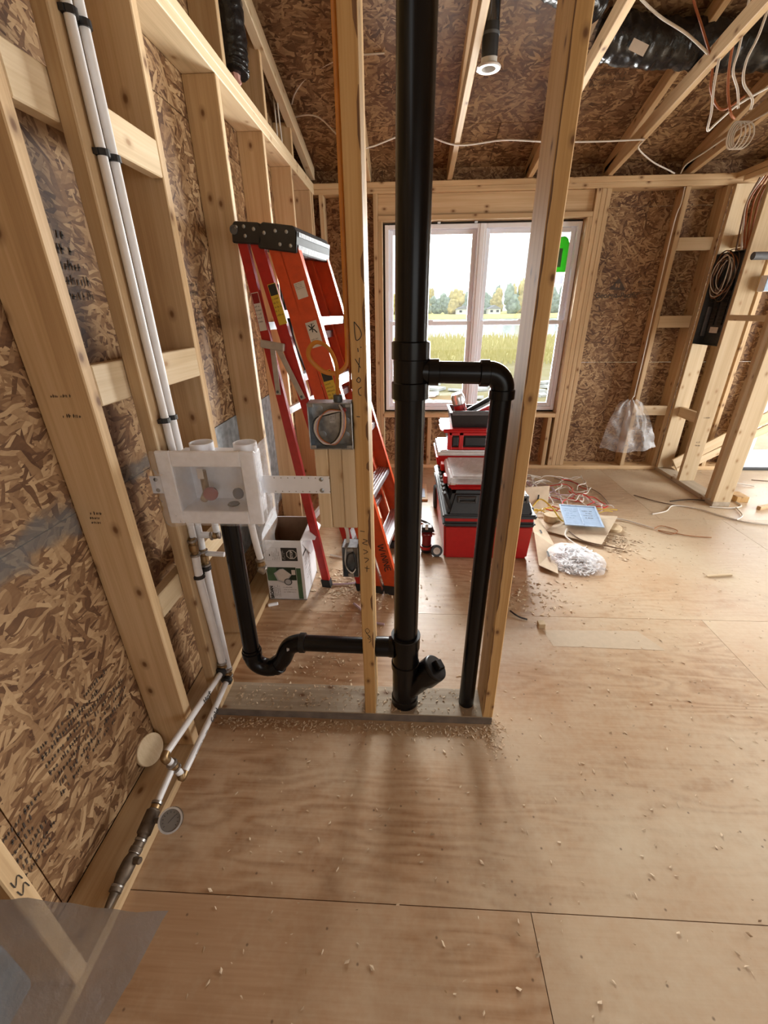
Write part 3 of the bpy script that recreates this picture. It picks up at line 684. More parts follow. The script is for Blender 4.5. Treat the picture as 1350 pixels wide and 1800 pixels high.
def truss(x):
    t = empty('truss', (x, YF, 2.44), ceil)
    zb = lambda y: 2.447 + BC * (YF - y) + .0445
    zt = lambda y: ZR(y) - .048
    beam('bottom_chord', t, (x + .019, YF + .10, zb(YF + .10)), (x + .019, 0.1, zb(0.1)), .038, .089, (0, 0, 1), WOOD)
    beam('top_chord', t, (x + .019, YF + .5, zt(YF + .5)), (x + .019, 0.12, zt(0.12)), .038, .089, (0, 0, 1), WOOD)
    beam('web', t, (x + .019, 2.55, zb(2.55) + .045), (x + .019, 2.05, zt(2.05) - .045), .037, .089, (0, 1, 0), WOOD)
    beam('web', t, (x + .019, 1.2, zb(1.2) + .045), (x + .019, 2.0, zt(2.0) - .045), .037, .089, (0, 1, 0), WOOD)
    box('heel_block', WOOD, t, x - .02, x + .058, YF + .05, YF + .09, 2.441, 2.455)
for x in (-0.345, 0.312, 0.95, 1.572, 2.195, 2.82, 3.44, 4.07, 4.7): truss(x)
# gable-end truss along the left wall, its lower chord a little steeper
tg = empty('truss', (-0.8, YF, 2.44), ceil)
beam('bottom_chord', tg, (-0.795, YF + .06, 2.47 + .045), (-0.795, 0.1, 2.49 + .23 * 4.14), .05, .089, (0, 0, 1), WOOD_PALE)
box('soffit_light_block', DARK_GAP, ceil, -1.3, 6.0, YS + .013, 5.02, 2.40, 2.412); box('dark_fascia_backing', DARK_GAP, ceil, -1.3, 6.0, 4.99, 5.01, 2.30, 2.60)  # added dark eave boards that shut out light and keep the eave black
box('dark_wall_backing', DARK_GAP, wl_, XS - .03, XS - .014, -3.95, 4.42, -.05, 2.46); box('dark_wall_backing', DARK_GAP, wf, -.95, WX0 - .02, YS + .013, YS + .02, -.05, 2.56)  # added dark sheets outside the sheathing to block light leaking in

# ================================================================== OUTDOORS
GZ = -0.55
yard = box('ground_outside', GRASS, None, -60, 80, 4.55, 20, GZ - .2, GZ); yard['kind'] = 'structure'
marsh = box('ground_marsh', REEDM, None, -90, 120, 20, 37, GZ - .25, GZ - .05); marsh['kind'] = 'structure'
pond = box('water_pond', WATER, None, -200, 260, 37, 120, GZ - .3, GZ - .12); pond['kind'] = 'structure'
mead = box('ground_meadow', FIELD, None, -400, 500, 120, 700, GZ - .3, GZ); mead['kind'] = 'structure'
side = box('ground_side', GRASS, None, 5.9, 120, -60, 4.55, GZ - .2, GZ); side['kind'] = 'structure'
back = box('ground_rear', GRASS, None, -120, 5.9, -60, -4.2, GZ - .2, GZ); back['kind'] = 'structure'
rn = random.Random(3); bm = bmesh.new()
for i in range(5200):
    y = 18.5 + 18 * rn.random() ** 1.2; x = rn.uniform(-0.5 - y * .12, y * .42 + 1.5) if rn.random() < .75 else rn.uniform(y * .62, y * 1.15)
    h = rn.uniform(0.15, 0.5) * (0.8 if y < 21 else 1); w = rn.uniform(.02, .05); l = rn.uniform(-.15, .15)
    bm.faces.new([bm.verts.new(p) for p in [(x - w, y, GZ - .05), (x + w, y, GZ - .05), (x + l + w * .4, y + .05, GZ + h), (x + l - w * .4, y + .05, GZ + h)]])
reeds = finish(bm, 'reeds', REEDM, None); tag(reeds, 'dry yellow reeds along the near edge of the pond', 'reeds', kind='stuff')
def blob(bm, c, r, sz, seed):
    rr = bmesh.ops.create_icosphere(bm, subdivisions=3, radius=1.0)
    for v in rr['verts']:
        d = v.co.normalized(); k = 1 + 0.38 * noise.noise(d * 2.2 + V((seed, 0, 0))) + .22 * noise.noise(d * 5 + V((0, seed, 0)))
        v.co = V(c) + V((d.x * r * k, d.y * r * k, d.z * sz * k))
treelist = [(-18 + i * 3.4 + (i * 37 % 5) * .4, 232 + (i * 7 % 4) * 17, [10, 12, 9, 13, 11, 14, 12, 10][i * 5 % 8] * (1.0 if i < 18 else 1.2), 'y' if (i * 7) % 10 in (1, 3, 4, 8) else 'g') for i in range(46)]
for i, (x, y, h, k) in enumerate(treelist):
    t = thing('far_tree', ('grey-green tree on the far bank beyond the pond' if k == 'g' else 'yellow autumn tree on the far bank beyond the pond'), 'tree', (x, y, GZ), 'grey-green trees beyond the pond' if k == 'g' else 'yellow trees beyond the pond')
    bm = bmesh.new()
    for j in range(4): blob(bm, (x + rn.uniform(-1.6, 1.6), y, GZ + h * (.22 + .17 * j)), (3.3 - j * .5), h * .26, i * 3.1 + j)
    finish(bm, 'crown', LEAF_G if k == 'g' else LEAF_Y, t, True)
    cyl('trunk', BARK, t, (x, y, GZ), (x, y, GZ + h * .5), .35, 8)
for i, (x, w, lb) in enumerate([(27, 7, 'white house on the far bank beside a yellow tree'), (41, 5.5, 'small white house between trees on the far bank')]):
    y = 222; t = thing('house', lb, 'house', (x, y, GZ))
    box('wall', HOUSE_W, t, x - w / 2, x + w / 2, y, y + 7, GZ, GZ + 2.2)
    prism('roof', HOUSE_R, t, [(-w / 2 - .4, 0), (w / 2 + .4, 0), (0, 1.6)], frameM((x, y - .4, GZ + 2.2), (1, 0, 0), (0, 0, 1), (0, -1, 0)) @ Matrix.Translation((0, 0, -7.8)), 7.8)
    for dx in (-w * .25, w * .25): box('window', INK, t, x + dx - .6, x + dx + .6, y - .05, y, GZ + .8, GZ + 1.7)
t = thing('truck', 'yellow truck parked on the far bank', 'truck', (58, 215, GZ))
box('body', BUS_Y, t, 54.5, 61, 214, 216.4, GZ + .6, GZ + 2.6, .2); box('cab', BUS_Y, t, 61, 62.8, 214.1, 216.3, GZ + .6, GZ + 2.0, .2)
for x in (56, 59.6, 62): cyl('wheel', BLACK_SOFT, t, (x, 213.9, GZ + .5), (x, 214.3, GZ + .5), .5, 12)
bm = bmesh.new()
for i in range(60):
    x = rn.uniform(0.4, 6); y = rn.uniform(8, 13.5); s = rn.uniform(.08, .35)
    add_box(bm, -s, s, -s * .6, s * .6, -.02, .05, 0, 1, Matrix.Translation((x, y, GZ + .03)) @ Matrix.Rotation(rn.uniform(0, 3), 4, 'Z') @ Matrix.Rotation(rn.uniform(-.3, .3), 4, 'X'))
tag(finish(bm, 'yard_debris', DEBRIS), 'pale scraps strewn over the yard outside the window', 'debris', kind='stuff')
t = thing('folding_sign', 'white folding board frame standing in the yard', 'board', (3.95, 10.2, GZ))
beam('board', t, (3.75, 10.2, GZ), (4.0, 10.2, GZ + 1.05), .03, .62, (0, 1, 0), DEBRIS); beam('board', t, (4.32, 10.2, GZ), (4.05, 10.2, GZ + 1.05), .03, .62, (0, 1, 0), DEBRIS)

# ================================================================== PLUMBING
SYc = 1.257
# ---- black drain stack
st = thing('drain_stack', 'black plastic drain stack rising through the middle of the stud partition, with side branches', 'pipe', (0.01, SYc, 0.0))
R3 = 0.0445; R2 = 0.0302
cyl('stack_pipe', ABS, st, (0.012, SYc, 1.40), (0.016, SYc, 2.94), R3, 32)
cyl('stack_pipe', ABS, st, (0.010, SYc, 0.37), (0.012, SYc, 1.29), R3, 32)
tee = lathe('sanitary_tee', ABS, st, [(0, .0475), (.002, .0535), (.046, .0535), (.049, .049), (.107, .049), (.110, .0535), (.153, .0535), (.156, .0475)], (0.012, SYc, 1.268), (0, 0, 1), 32)
bm = bmesh.new()
add_tube(bm, [(0.02, SYc, 1.345), (0.05, SYc, 1.343), (0.066, SYc, 1.341)], 0.033, 20, 4, 1, True, lambda t: 1.15 - .15 * t)
add_lathe(bm, [(0, .033), (.002, .0365), (.030, .0365), (.032, .031)], (0.061, SYc, 1.341), (1, 0, 0), 24)
finish(bm, 'branch_hub', ABS, tee, 'auto')
cyl('vent_pipe', ABS, st, (0.085, SYc, 1.341), (0.225, SYc, 1.338), R2, 24)
bm = bmesh.new()
add_lathe(bm, [(0, .031), (.002, .0365), (.026, .0365), (.028, .033)], (0.205, SYc, 1.338), (1, 0, 0), 24)
arc = [(0.230 + .044 * sin(a), SYc, 1.338 - .044 + .044 * cos(a)) for a in [i * pi / 16 for i in range(9)]]
add_tube(bm, arc, 0.033, 24, 1)
add_lathe(bm, [(0, .033), (.002, .0365), (.026, .0365), (.028, .031)], (0.274, SYc, 1.294), (-.004, 0, -1), 24)
finish(bm, 'elbow', ABS, st, 'auto')
cyl('vent_pipe', ABS, st, (0.273, SYc, 1.285), (0.262, SYc, 0.02), R2, 24)
box('pipe_print', GREY_INK, st, 0.2945, 0.2955, SYc - .022, SYc - .018, 0.66, 0.69)
# lower tee and cleanout wye
lathe('lower_tee', ABS, st, [(0, .048), (.002, .0545), (.055, .0545), (.058, .0505), (.13, .0505), (.132, .0545), (.16, .0545)], (0.010, SYc, 0.385), (0, 0, -1), 32)
lathe('pipe_rim', ABS_RIM, st, [(0, .0455), (0, .0555), (.006, .0555), (.006, .0455)], (0.010, SYc, 0.384), (0, 0, 1), 32)
wy = bmesh.new()
add_lathe(wy, [(0, .0505), (.10, .0505), (.16, .0500), (.163, .054), (.228, .054)], (0.010, SYc, 0.232), (0, 0, -1), 32)
P0, P1 = V((0.020, SYc, 0.105)), V((0.138, SYc - .02, 0.258)); dW = (P1 - P0).normalized()
add_lathe(wy, [(0, .044), (.10, .0455), (.112, .053), (.168, .053)], P0, dW, 28)
finish(wy, 'cleanout_wye', ABS, st, 'auto')
pl = lathe('cleanout_plug', ABS_RIM, st, [(0, .0515), (.010, .0515), (.014, .047)], P0 + dW * .168, dW, 28)
xw = dW.orthogonal().normalized()
box('plug_square', ABS, pl, -.019, .019, -.019, .019, 0, .026, .003, 1, frameM(P0 + dW * .18, xw, dW.cross(xw), dW))
# washer trap arm
arm = thing('washer_trap', 'black drain pipe with u-shaped trap below the white outlet box', 'pipe', (-0.6, SYc, 0.17))
cyl('stand_pipe', ABS, arm, (-0.592, SYc, 0.90), (-0.600, SYc, 0.265), R2 + .001, 24)
rt = 0.058
tp = [(-0.600, SYc, 0.30), (-0.600, SYc, 0.258)] + [(-0.600 + rt - rt * cos(a), SYc, 0.258 - rt * sin(a)) for a in [pi * i / 10 * .62 for i in range(1, 11)]]
lx, _, lz = tp[-1]
tp += [(lx + .022, SYc, lz + .018), (lx + .045, SYc, lz + .048), (lx + .058, SYc, lz + .078), (lx + .078, SYc, lz + .112), (lx + .112, SYc, lz + .128), (lx + .135, SYc, lz + .130)]
tube('trap_bend', ABS, arm, tp, .0345, 24, 3)
ex = lx + .130; ez = lz + .130
lathe('trap_hub', ABS_RIM, arm, [(0, .034), (.002, .0385), (.022, .0385), (.024, .033)], (ex - .012, SYc, ez), (1, 0, 0), 24)
lathe('trap_hub', ABS, arm, [(0, .034), (.002, .0385), (.024, .0385), (.026, .034)], (lx + .006, SYc, lz + .002), (.75, 0, .62), 24)
lathe('trap_hub', ABS, arm, [(0, .034), (.002, .0385), (.024, .0385), (.026, .033)], (-0.600, SYc, 0.262), (0, 0, 1), 24)
cyl('trap_arm', ABS, arm, (ex, SYc, ez), (-0.048, SYc, 0.326), R2 + .001, 24)
bm = bmesh.new(); add_lathe(bm, [(0, .033), (.002, .0385), (.05, .0385), (.052, .040), (.07, .042)], (-0.105, SYc, 0.326), (1, 0, 0), 24)
finish(bm, 'reducer_hub', ABS, arm, 'auto')
box('pipe_tag', GREY_INK, arm, lx + .075, lx + .085, SYc - .034, SYc - .030, lz + .115, lz + .130)

# ---- washer outlet box with its strap
ob = thing('washer_outlet_box', 'white washing machine outlet box wrapped in clear film on a metal strap', 'outlet box', (-0.59, PY0, 0.903))
bx0, bx1, bz0, bz1 = -0.735, -0.437, 0.900, 1.136
ix0, ix1, iz0, iz1 = -0.690, -0.484, 0.944, 1.088
yf = 1.158
ring('front_flange', PVC, ob, bx0, bx1, bz0, bz1, ix0 - bx0, yf, yf + .012, wt=bz1 - iz1, wb=iz0 - bz0, bev=.003)
bm = bmesh.new()
sx0, sx1, sz0, sz1 = -0.697, -0.452, 0.915, 1.120
add_box(bm, ix0 - .004, ix0, yf + .01, 1.262, iz0, iz1); add_box(bm, ix1, ix1 + .004, yf + .01, 1.262, iz0, iz1)
add_box(bm, ix0 - .004, ix1 + .004, yf + .01, 1.262, iz0 - .004, iz0); add_box(bm, ix0 - .004, ix1 + .004, yf + .01, 1.262, iz1, iz1 + .004)
add_box(bm, ix0 - .004, ix1 + .004, 1.262, 1.266, iz0 - .004, iz1 + .004)
finish(bm, 'box_body', PVC, ob)
box('outer_shell', PVC, ob, sx1 - .012, sx1, yf + .010, 1.255, sz0, sz1, .004)
box('outer_shell', PVC, ob, -0.690, sx1 - .012, yf + .010, 1.255, sz1 - .012, sz1, .004)
for x in (-0.618, -0.484): 
    bm = bmesh.new(); add_lathe(bm, [(0, .035), (.026, .035), (.026, .0315), (.004, .0315)], (x, 1.222, 1.120), (0, 0, 1), 24); finish(bm, 'stub_collar', PVC, ob, 'auto')
v1 = cyl('valve_body', BRASS, ob, (-0.634, 1.225, iz0 + .012), (-0.634, 1.225, iz1 - .035), .011, 14)
cyl('valve_port', BRASS, v1, (-0.634, 1.225, iz0 + .035), (-0.625, 1.185, iz0 + .030), .012, 14)
lathe('red_handle', HANDLE_RED, v1, [(0, .006), (.004, .022), (.012, .022), (.016, .010)], (-0.607, 1.20, iz0 + .045), (.3, -1, 0), 14)
box('valve_label', LBL_WHITE, v1, -.642, -.624, 1.205, 1.208, iz1 - .055, iz1 - .022)
v2 = cyl('valve_body', BRASS, ob, (-0.497, 1.225, iz0 + .012), (-0.497, 1.225, iz1 - .035), .011, 14)
lathe('blue_handle', HANDLE_BLUE, v2, [(0, .006), (.004, .018), (.012, .018), (.016, .010)], (-0.515, 1.20, iz0 + .045), (-.3, -1, .2), 14)
lathe('drain_hole', BLACK, ob, [(0, .016), (.003, .019), (.006, .017)], (-0.545, 1.21, iz0), (0, 0, 1), 18)
box('mounting_strap', ENAMEL, ob, -0.784, bx0 + .002, PY0 - .003, PY0 - .001, 0.992, 1.049)
stp = box('mounting_strap', ENAMEL, ob, bx1 - .002, -0.227, PY0 - .003, PY0 - .001, 0.997, 1.053)
for x, z in [(-.765, 1.038), (-.765, 1.003), (-.252, 1.043), (-.252, 1.007)]:
    lathe('screw', GALV, stp, [(0, .0065), (.002, .0065), (.0035, .003)], (x, PY0 - .003, z), (0, -1, 0), 10)
bm = bmesh.new()
for i in range(9):
    for z in (1.003, 1.047): add_box(bm, -.395 + i * .021 - .0015, -.395 + i * .021 + .0015, PY0 - .0036, PY0 - .0028, z - .0015, z + .0015)
o = finish(bm, 'strap_holes', CRIMP, stp); o['kind'] = 'stuff'
# film stretched over the box front, loose folds at the left and a tail hanging at the right rear
def cloth(name, mat, parent, fn, nu, nv, thick=0.0, tagit=None):
    bm = bmesh.new(); g = [[bm.verts.new(fn(i / nu, j / nv)) for j in range(nv + 1)] for i in range(nu + 1)]
    for i in range(nu):
        for j in range(nv): bm.faces.new((g[i][j], g[i + 1][j], g[i + 1][j + 1], g[i][j + 1]))
    return finish(bm, name, mat, parent, True)
def nz(x, y, s, k=0): return noise.noise(V((x * s, y * s, k)))
cloth('clear_wrap', FILM_THIN, ob, lambda u, v: V((bx0 - .008 + u * (bx1 - bx0 + .016), yf - .004 - .030 * max(0, .42 - u) * abs(nz(u + v * .5, v, 6)) * 2 - .007 * abs(nz(u, v, 7, 3)) , bz0 - .003 + v * (bz1 - bz0 + .006))), 26, 20)
cloth('clear_wrap', FILM_THIN, ob, lambda u, v: V((bx1 + .004 + .012 * abs(nz(u, v, 5, 8)), yf - .004 + u * .12, bz0 - .003 + v * (bz1 - bz0 + .02))), 8, 12)
tailp = cloth('wrap_tail', FILM, ob, lambda u, v: V((-0.535 + u * .115 * (1 - .35 * v) + .012 * nz(u, v, 3, 1), 1.285 + .03 * nz(u, v, 3, 2) + .02 * u, 0.96 - v * .25 * (1 - .35 * abs(u - .4)))), 16, 18)

# ---- white supply pipes on the wall stud
sp_ = thing('hot_supply_riser', 'white supply pipe clipped to the wall stud, nearer of the pair', 'pipe', (-0.725, 1.24, 0.2))
sp2 = thing('cold_supply_riser', 'white supply pipe clipped to the wall stud, farther of the pair beside its twin', 'pipe', (-0.725, 1.28, 0.2))
rP = .0112; XPX = -0.7255
tube('pipe', PEXM, sp_, [(XPX, 1.236, 2.93), (XPX, 1.237, 1.6), (XPX, 1.243, 1.21), (XPX, 1.247, 0.80)], rP, 14, 4)
tube('pipe', PEXM, sp_, [(XPX, 1.234, 0.735), (XPX, 1.228, 0.63), (XPX + .002, 1.236, 0.40), (XPX + .006, 1.236, 0.215)], .0142, 14, 5)
tube('pipe', PEXM, sp2, [(XPX, 1.283, 2.93), (XPX, 1.284, 1.6), (XPX, 1.284, 1.21), (XPX, 1.292, 0.84), (XPX, 1.290, 0.73)], rP, 14, 4)
tube('pipe', PEXM, sp2, [(XPX, 1.286, 0.66), (XPX, 1.282, 0.58), (XPX + .004, 1.272, 0.40), (XPX + .012, 1.258, 0.165)], .0142, 14, 5)
def fitting(parent, c, d, r=.0125, L=.05, seg=14):
    c, d = V(c), V(d).normalized(); o = c - d * L / 2
    b = lathe('brass_fitting', BRASS, parent, [(0, r), (L * .3, r), (L * .34, r * 1.25), (L * .66, r * 1.25), (L * .7, r), (L, r)], o, d, seg)
    for s in (0.12, 0.88): lathe('crimp_ring', CRIMP, b, [(0, r * 1.25), (.001, r * 1.42), (.008, r * 1.42), (.009, r * 1.25)], o + d * (s * L - .0045), d, seg)
    return b
fitting(sp_, (XPX, 1.236, 0.768), (0, 0, 1), .0125, .075)
fitting(sp2, (XPX, 1.287, 0.695), (0, 0, 1), .0125, .075)
bt = tube('branch_stub', PEXM, sp2, [(XPX, 1.288, 0.79), (XPX + .03, 1.29, 0.788), (XPX + .048, 1.292, 0.786)], .0115, 12, 3)
fitting(sp2, (XPX + .056, 1.292, 0.786), (.9, .2, 0.1), .0105, .035)
tube('branch_stub', PEXM, sp2, [(XPX + .062, 1.295, 0.80), (XPX + .058, 1.298, 0.91)], .0112, 12, 2)
tube('branch_stub', PEXM, sp2, [(XPX + .01, 1.289, 0.712), (XPX + .075, 1.292, 0.708)], .0095, 12, 2)
for z, nm in [(2.082, 1), (1.844, 2), (1.208, 3), (0.655, 4)]:
    rr = .0112 if z > .7 else .0142
    for par, y in ((sp_, 1.240 if z > .7 else 1.231), (sp2, 1.284)):
        c = bmesh.new(); add_lathe(c, [(-.007, rr + .0005), (-.007, rr + .005), (.007, rr + .005), (.007, rr + .0005)], (XPX, y, z), (0, 0, 1), 14)
        add_box(c, XL + .038, XPX, y - .020, y - .008, z - .006, z + .006)
        finish(c, 'pipe_clip', BLACK, par)
# black-banded joint at the floor and the run towards the camera
jH = V((-0.720, 1.222, 0.206)); jC = V((-0.712, 1.236, 0.150))
fitting(sp_, jH + V((0, .010, .018)), (0, .2, 1), .0135, .04); fitting(sp2, jC + V((0, .012, .022)), (0, .2, 1), .0135, .04)
hot = thing('hot_supply_run', 'white pipe marked hot running low along the strand board wall', 'pipe', (-0.75, 1.0, 0.19))
cold = thing('cold_supply_run', 'white pipe marked cold running above the bottom plate edge', 'pipe', (-0.72, 1.0, 0.13))
hE = V((-0.772, 0.872, 0.196)); cE = V((-0.742, 0.880, 0.079))
lathe('black_collar', BLACK, hot, [(0, .013), (.003, .021), (.016, .021), (.019, .013)], jH + V((0, .004, .003)), hE - jH, 16)
lathe('black_collar', BLACK, cold, [(0, .013), (.003, .022), (.018, .022), (.021, .013)], jC + V((0, .004, .003)), cE - jC, 16)
tube('pipe', PEXM, hot, [jH, (jH + hE) / 2 + V((.004, 0, .004)), hE], rP, 14, 5)
tube('pipe', PEXM, cold, [jC, (jC + cE) / 2 + V((.004, 0, .002)), cE], rP, 14, 5)
def onpipe(P, d, s=1.0, up=(1, 0, .35)):
    d = V(d).normalized(); u = V(up); u = (u - d * u.dot(d)).normalized()
    return frameM(V(P) + u * (rP + .0006), d, u.cross(d), u)
dh = (jH - hE)
strokes('handwriting', INK, hot, [[(0, 0), (.002, .014)], [(.008, 0), (.010, .014)], [(.001, .007), (.009, .008)], [(.016, .009), (.012, .004), (.018, .001), (.021, .007), (.016, .009)], [(.028, .015), (.027, .001)], [(.022, .009), (.033, .010)]], onpipe(hE + dh * .58 + V((.004, 0, .003)), dh) @ Matrix.Translation((0, -.009, 0)) @ Matrix.Scale(1.35, 4), .0026)
dc = (jC - cE)
strokes('handwriting', INK, cold, [[(.008, .012), (.001, .008), (.002, .001), (.009, .001)], [(.014, .008), (.011, .003), (.016, .0), (.019, .006), (.014, .008)], [(.023, .014), (.023, 0)], [(.033, .006), (.027, .005), (.028, 0), (.034, .001)], [(.034, .014), (.034, 0)]], onpipe(cE + dc * .52 + V((.004, 0, .001)), dc) @ Matrix.Translation((0, -.009, 0)) @ Matrix.Scale(1.35, 4), .0026)
strokes('pipe_print', INK, cold, [[(0, 0), (.006, 0)], [(.010, .001), (.045, .001)], [(.05, 0), (.058, 0)], [(.075, .0), (.09, .0)]], onpipe(cE + dc * .18 + V((.004, 0, .001)), dc), .0016)
# test manifold
mf = thing('test_manifold', 'bronze pipe manifold with pressure gauge lying along the bottom plate', 'manifold', (-0.77, 0.72, 0.06))
e1 = hE + V((0, -.006, -.006)); tC = V((-0.770, 0.886, 0.125)); 
bm = bmesh.new(); add_tube(bm, [hE + V((0, .012, .002)), hE + V((.0, -.004, -.004)), hE + V((.003, .000, -.024))], .0135, 14, 4); finish(bm, 'brass_elbow', BRASS, mf, 'auto')
tube('pipe', PEXM, mf, [hE + V((.004, .001, -.022)), (hE + cE) / 2 + V((-.004, 0, .014))], rP, 12, 1)
fitting(mf, (hE + cE) / 2 + V((0, 0, .002)), (cE - hE), .0125, .034)
tube('pipe', PEXM, mf, [(hE + cE) / 2 + V((.004, 0, -.012)), cE + V((-.004, 0, .014))], rP, 12, 1)
bm = bmesh.new(); add_tube(bm, [cE + V((-.003, .001, .014)), cE + V((.0, -.004, .000)), cE + V((.002, .016, .004))], .0135, 14, 4); finish(bm, 'brass_elbow', BRASS, mf, 'auto')
q0 = (hE + cE) / 2 + V((-.004, -.010, -.006)); q1 = V((-0.772, 0.775, 0.098)); 
tube('pipe', PEXM, mf, [q0, q1], rP * .95, 12, 1)
q2 = V((-0.775, 0.690, 0.080)); q3 = V((-0.782, 0.635, 0.066)); q4 = V((-0.787, 0.585, 0.058)); q5 = V((-0.787, 0.535, 0.052))
fitting(mf, q1 + (q2 - q1) * .06, q2 - q1, .012, .03)
L = (q2 - q1).length
lathe('tee_body', BRONZE, mf, [(.01, .014), (.016, .021), (L * .86, .021), (L * .92, .016), (L, .015)], q1, q2 - q1, 18)
L2 = (q4 - q2).length
lathe('valve_body', BRONZE, mf, [(0, .014), (.02, .0155), (.022, .018), (.034, .018), (.036, .014), (L2 * .5, .020), (L2 * .8, .020), (L2, .014)], q2, q4 - q2, 18)
lathe('hose_adapter', BRONZE, mf, [(0, .013), (.006, .017), (.016, .017), (.018, .012), (.04, .010), (.055, .008)], q4, q5 - q4, 14)
for s in (0.0, .27, .99): lathe('joint_ring', CRIMP, mf, [(0, .015), (.001, .0175), (.007, .0175), (.008, .015)], q2 + (q4 - q2) * s, q4 - q2, 16)
cyl('bleed_screw', BRONZE, mf, q3 + V((.006, .004, .008)), q3 + V((.036, .000, .012)), .009, 12, .002)
gp = q1 + (q2 - q1) * .45
gC = gp + V((.072, -.004, .012))
cyl('gauge_stem', BRONZE, mf, gp, gC + V((-.018, 0, -.008)), .008, 12)
gd = V((.25, -.55, .80)).normalized()
g = lathe('pressure_gauge', BRONZE, mf, [(-.014, .026), (-.012, .034), (.006, .034), (.008, .0305)], gC, gd, 28)
lathe('dial', GAUGE_FACE, g, [(0, .030), (.0012, .030)], gC + gd * .0078, gd, 28)
lathe('gauge_rim', ALU, g, [(.004, .0335), (.0115, .0345), (.0115, .0292), (.0085, .0288)], gC, gd, 28)
gx = V((1, .2, 0)); gx = (gx - gd * gx.dot(gd)).normalized(); MG = frameM(gC + gd * .0092, gx, gd.cross(gx), gd)
strokes('needle', INK, g, [[(-.006, -.006), (.014, .012)]] + [[(.019 * cos(a), .019 * sin(a)), (.0235 * cos(a), .0235 * sin(a))] for a in [radians(-40 + i * 26) for i in range(11)]], MG, .0014)
# round wood cut-out leaning on the strand board
wd = V((.86, -.15, .30)).normalized()
tag(lathe('wood_plug', WOOD_PALE, None, [(0, .052), (.002, .054), (.012, .054), (.014, .052)], (-.906, .962, .092), wd, 28), 'round wooden hole-saw plug leaning against the strand board wall', 'wood plug')
# short white tap pipe behind the drain
dpp = thing('stub_out_pipe', 'short white pipe with steel fitting hanging below the outlet box beside the card box', 'pipe', (-0.51, 1.25, 0.68))
tube('pipe', PEXM, dpp, [(-0.519, 1.25, 0.925), (-0.512, 1.25, 0.80), (-0.503, 1.25, 0.715)], .0112, 14, 3)
fitting(dpp, (-0.503, 1.25, 0.700), (.08, 0, -1), .0115, .04)
cyl('arrestor_cap', CRIMP, dpp, (-0.512, 1.248, 0.683), (-0.488, 1.244, 0.672), .016, 14, .003)

# ================================================================== ELECTRICAL
jb = thing('junction_box', 'square galvanised junction box on the middle stud with an amber cable looping in', 'junction box', (-0.21, PY0, 1.14))
jx0, jx1, jz0, jz1, jy0, jy1 = -0.274, -0.1495, 1.140, 1.272, 1.172, 1.226
bm = bmesh.new()
for a in [(jx0, jx0 + .003, jy0, jy1, jz0, jz1), (jx1 - .003, jx1, jy0, jy1, jz0, jz1), (jx0, jx1, jy0, jy1, jz0, jz0 + .003), (jx0, jx1, jy0, jy1, jz1 - .003, jz1), (jx0, jx1, jy1 - .003, jy1, jz0, jz1)]: add_box(bm, *a, .0008)
finish(bm, 'box_shell', GALV, jb)
bm = bmesh.new()
for x, z, sx, sz in [(jx0, jz0, 1, 1), (jx1, jz0, -1, 1), (jx0, jz1, 1, -1), (jx1, jz1, -1, -1)]: add_box(bm, *sorted((x + sx * .003, x + sx * .018)), jy0, jy0 + .003, *sorted((z + sz * .003, z + sz * .012)), .001)
finish(bm, 'cover_lug', GALV, jb)
for x, z in [(-.245, 1.17), (-.175, 1.168), (-.172, 1.21), (-.25, 1.245)]:
    lathe('knockout', GALV, jb, [(0, .011), (.001, .011), (.0015, .008)], (x, jy1 - .003, z), (0, -1, 0), 16)
box('box_label', LBL_WHITE, jb, -.221, -.204, jy1 - .0045, jy1 - .003, 1.205, 1.235)
stamp('label_print', INK, jb, frameM((-.219, jy1 - .0048, 1.222), (1, 0, 0), (0, 0, 1), (0, -1, 0)), 3, .012, .003, .002, 70)
lathe('cable_connector', PANEL_GREY, jb, [(0, .013), (.016, .013), (.018, .010)], (-.190, 1.200, jz1), (0, 0, 1), 16)
for i, (m_, o_) in enumerate([(ROMEX_W, 0), (WIRE_LILAC, .005), (BLACK, -.004), (COPPER, .008)]):
    tube('wire', m_, jb, [(-.186, 1.190 + i * .004, jz1 - .008), (-.178 + o_, 1.186, 1.240), (-.182 + o_, 1.180, 1.19), (-.205 + o_ * .5, 1.178, 1.158 - o_ * .5), (-.236, 1.178, 1.157 + o_), (-.258 + o_, 1.180, 1.19), (-.250 + o_, 1.184, 1.226), (-.215, 1.186, 1.242 + o_), (-.180, 1.182, 1.248)], .0026, 6, 4)
lathe('ground_screw', HANDLE_RED, jb, [(0, .006), (.003, .006), (.004, .003)], (-.171, 1.19, 1.250), (0, -1, 0), 10)
am = thing('amber_cable', 'amber cable running down the middle stud and looping into the junction box', 'cable', (-.165, 1.22, 1.4))
xs_ = -.1565
tube('cable', ROMEX_Y, am, [(xs_, 1.215, 2.94), (xs_, 1.215, 2.0), (xs_ - .002, 1.213, 1.50), (xs_ - .003, 1.210, 1.392), (-.166, 1.207, 1.363), (-.190, 1.203, 1.347), (-.226, 1.200, 1.352), (-.258, 1.196, 1.382), (-.259, 1.190, 1.408), (-.236, 1.184, 1.427), (-.205, 1.184, 1.412), (-.188, 1.190, 1.372), (-.189, 1.198, 1.33), (-.190, 1.200, 1.288)], .0062, 10, 6, .55, None, (0, 1, 0))
or_ = tag(tube('orange_cable', ROMEX_O, None, [(-.1545, 1.238, 2.94), (-.1545, 1.238, 2.0), (-.1555, 1.238, 1.5), (-.158, 1.236, 1.30)], .0058, 10, 4, .6), 'dark orange cable stapled to the middle stud behind the amber one', 'cable')
db = thing('device_box', 'small galvanised device box low on the middle stud with a white cable', 'junction box', (-.175, 1.19, .70))
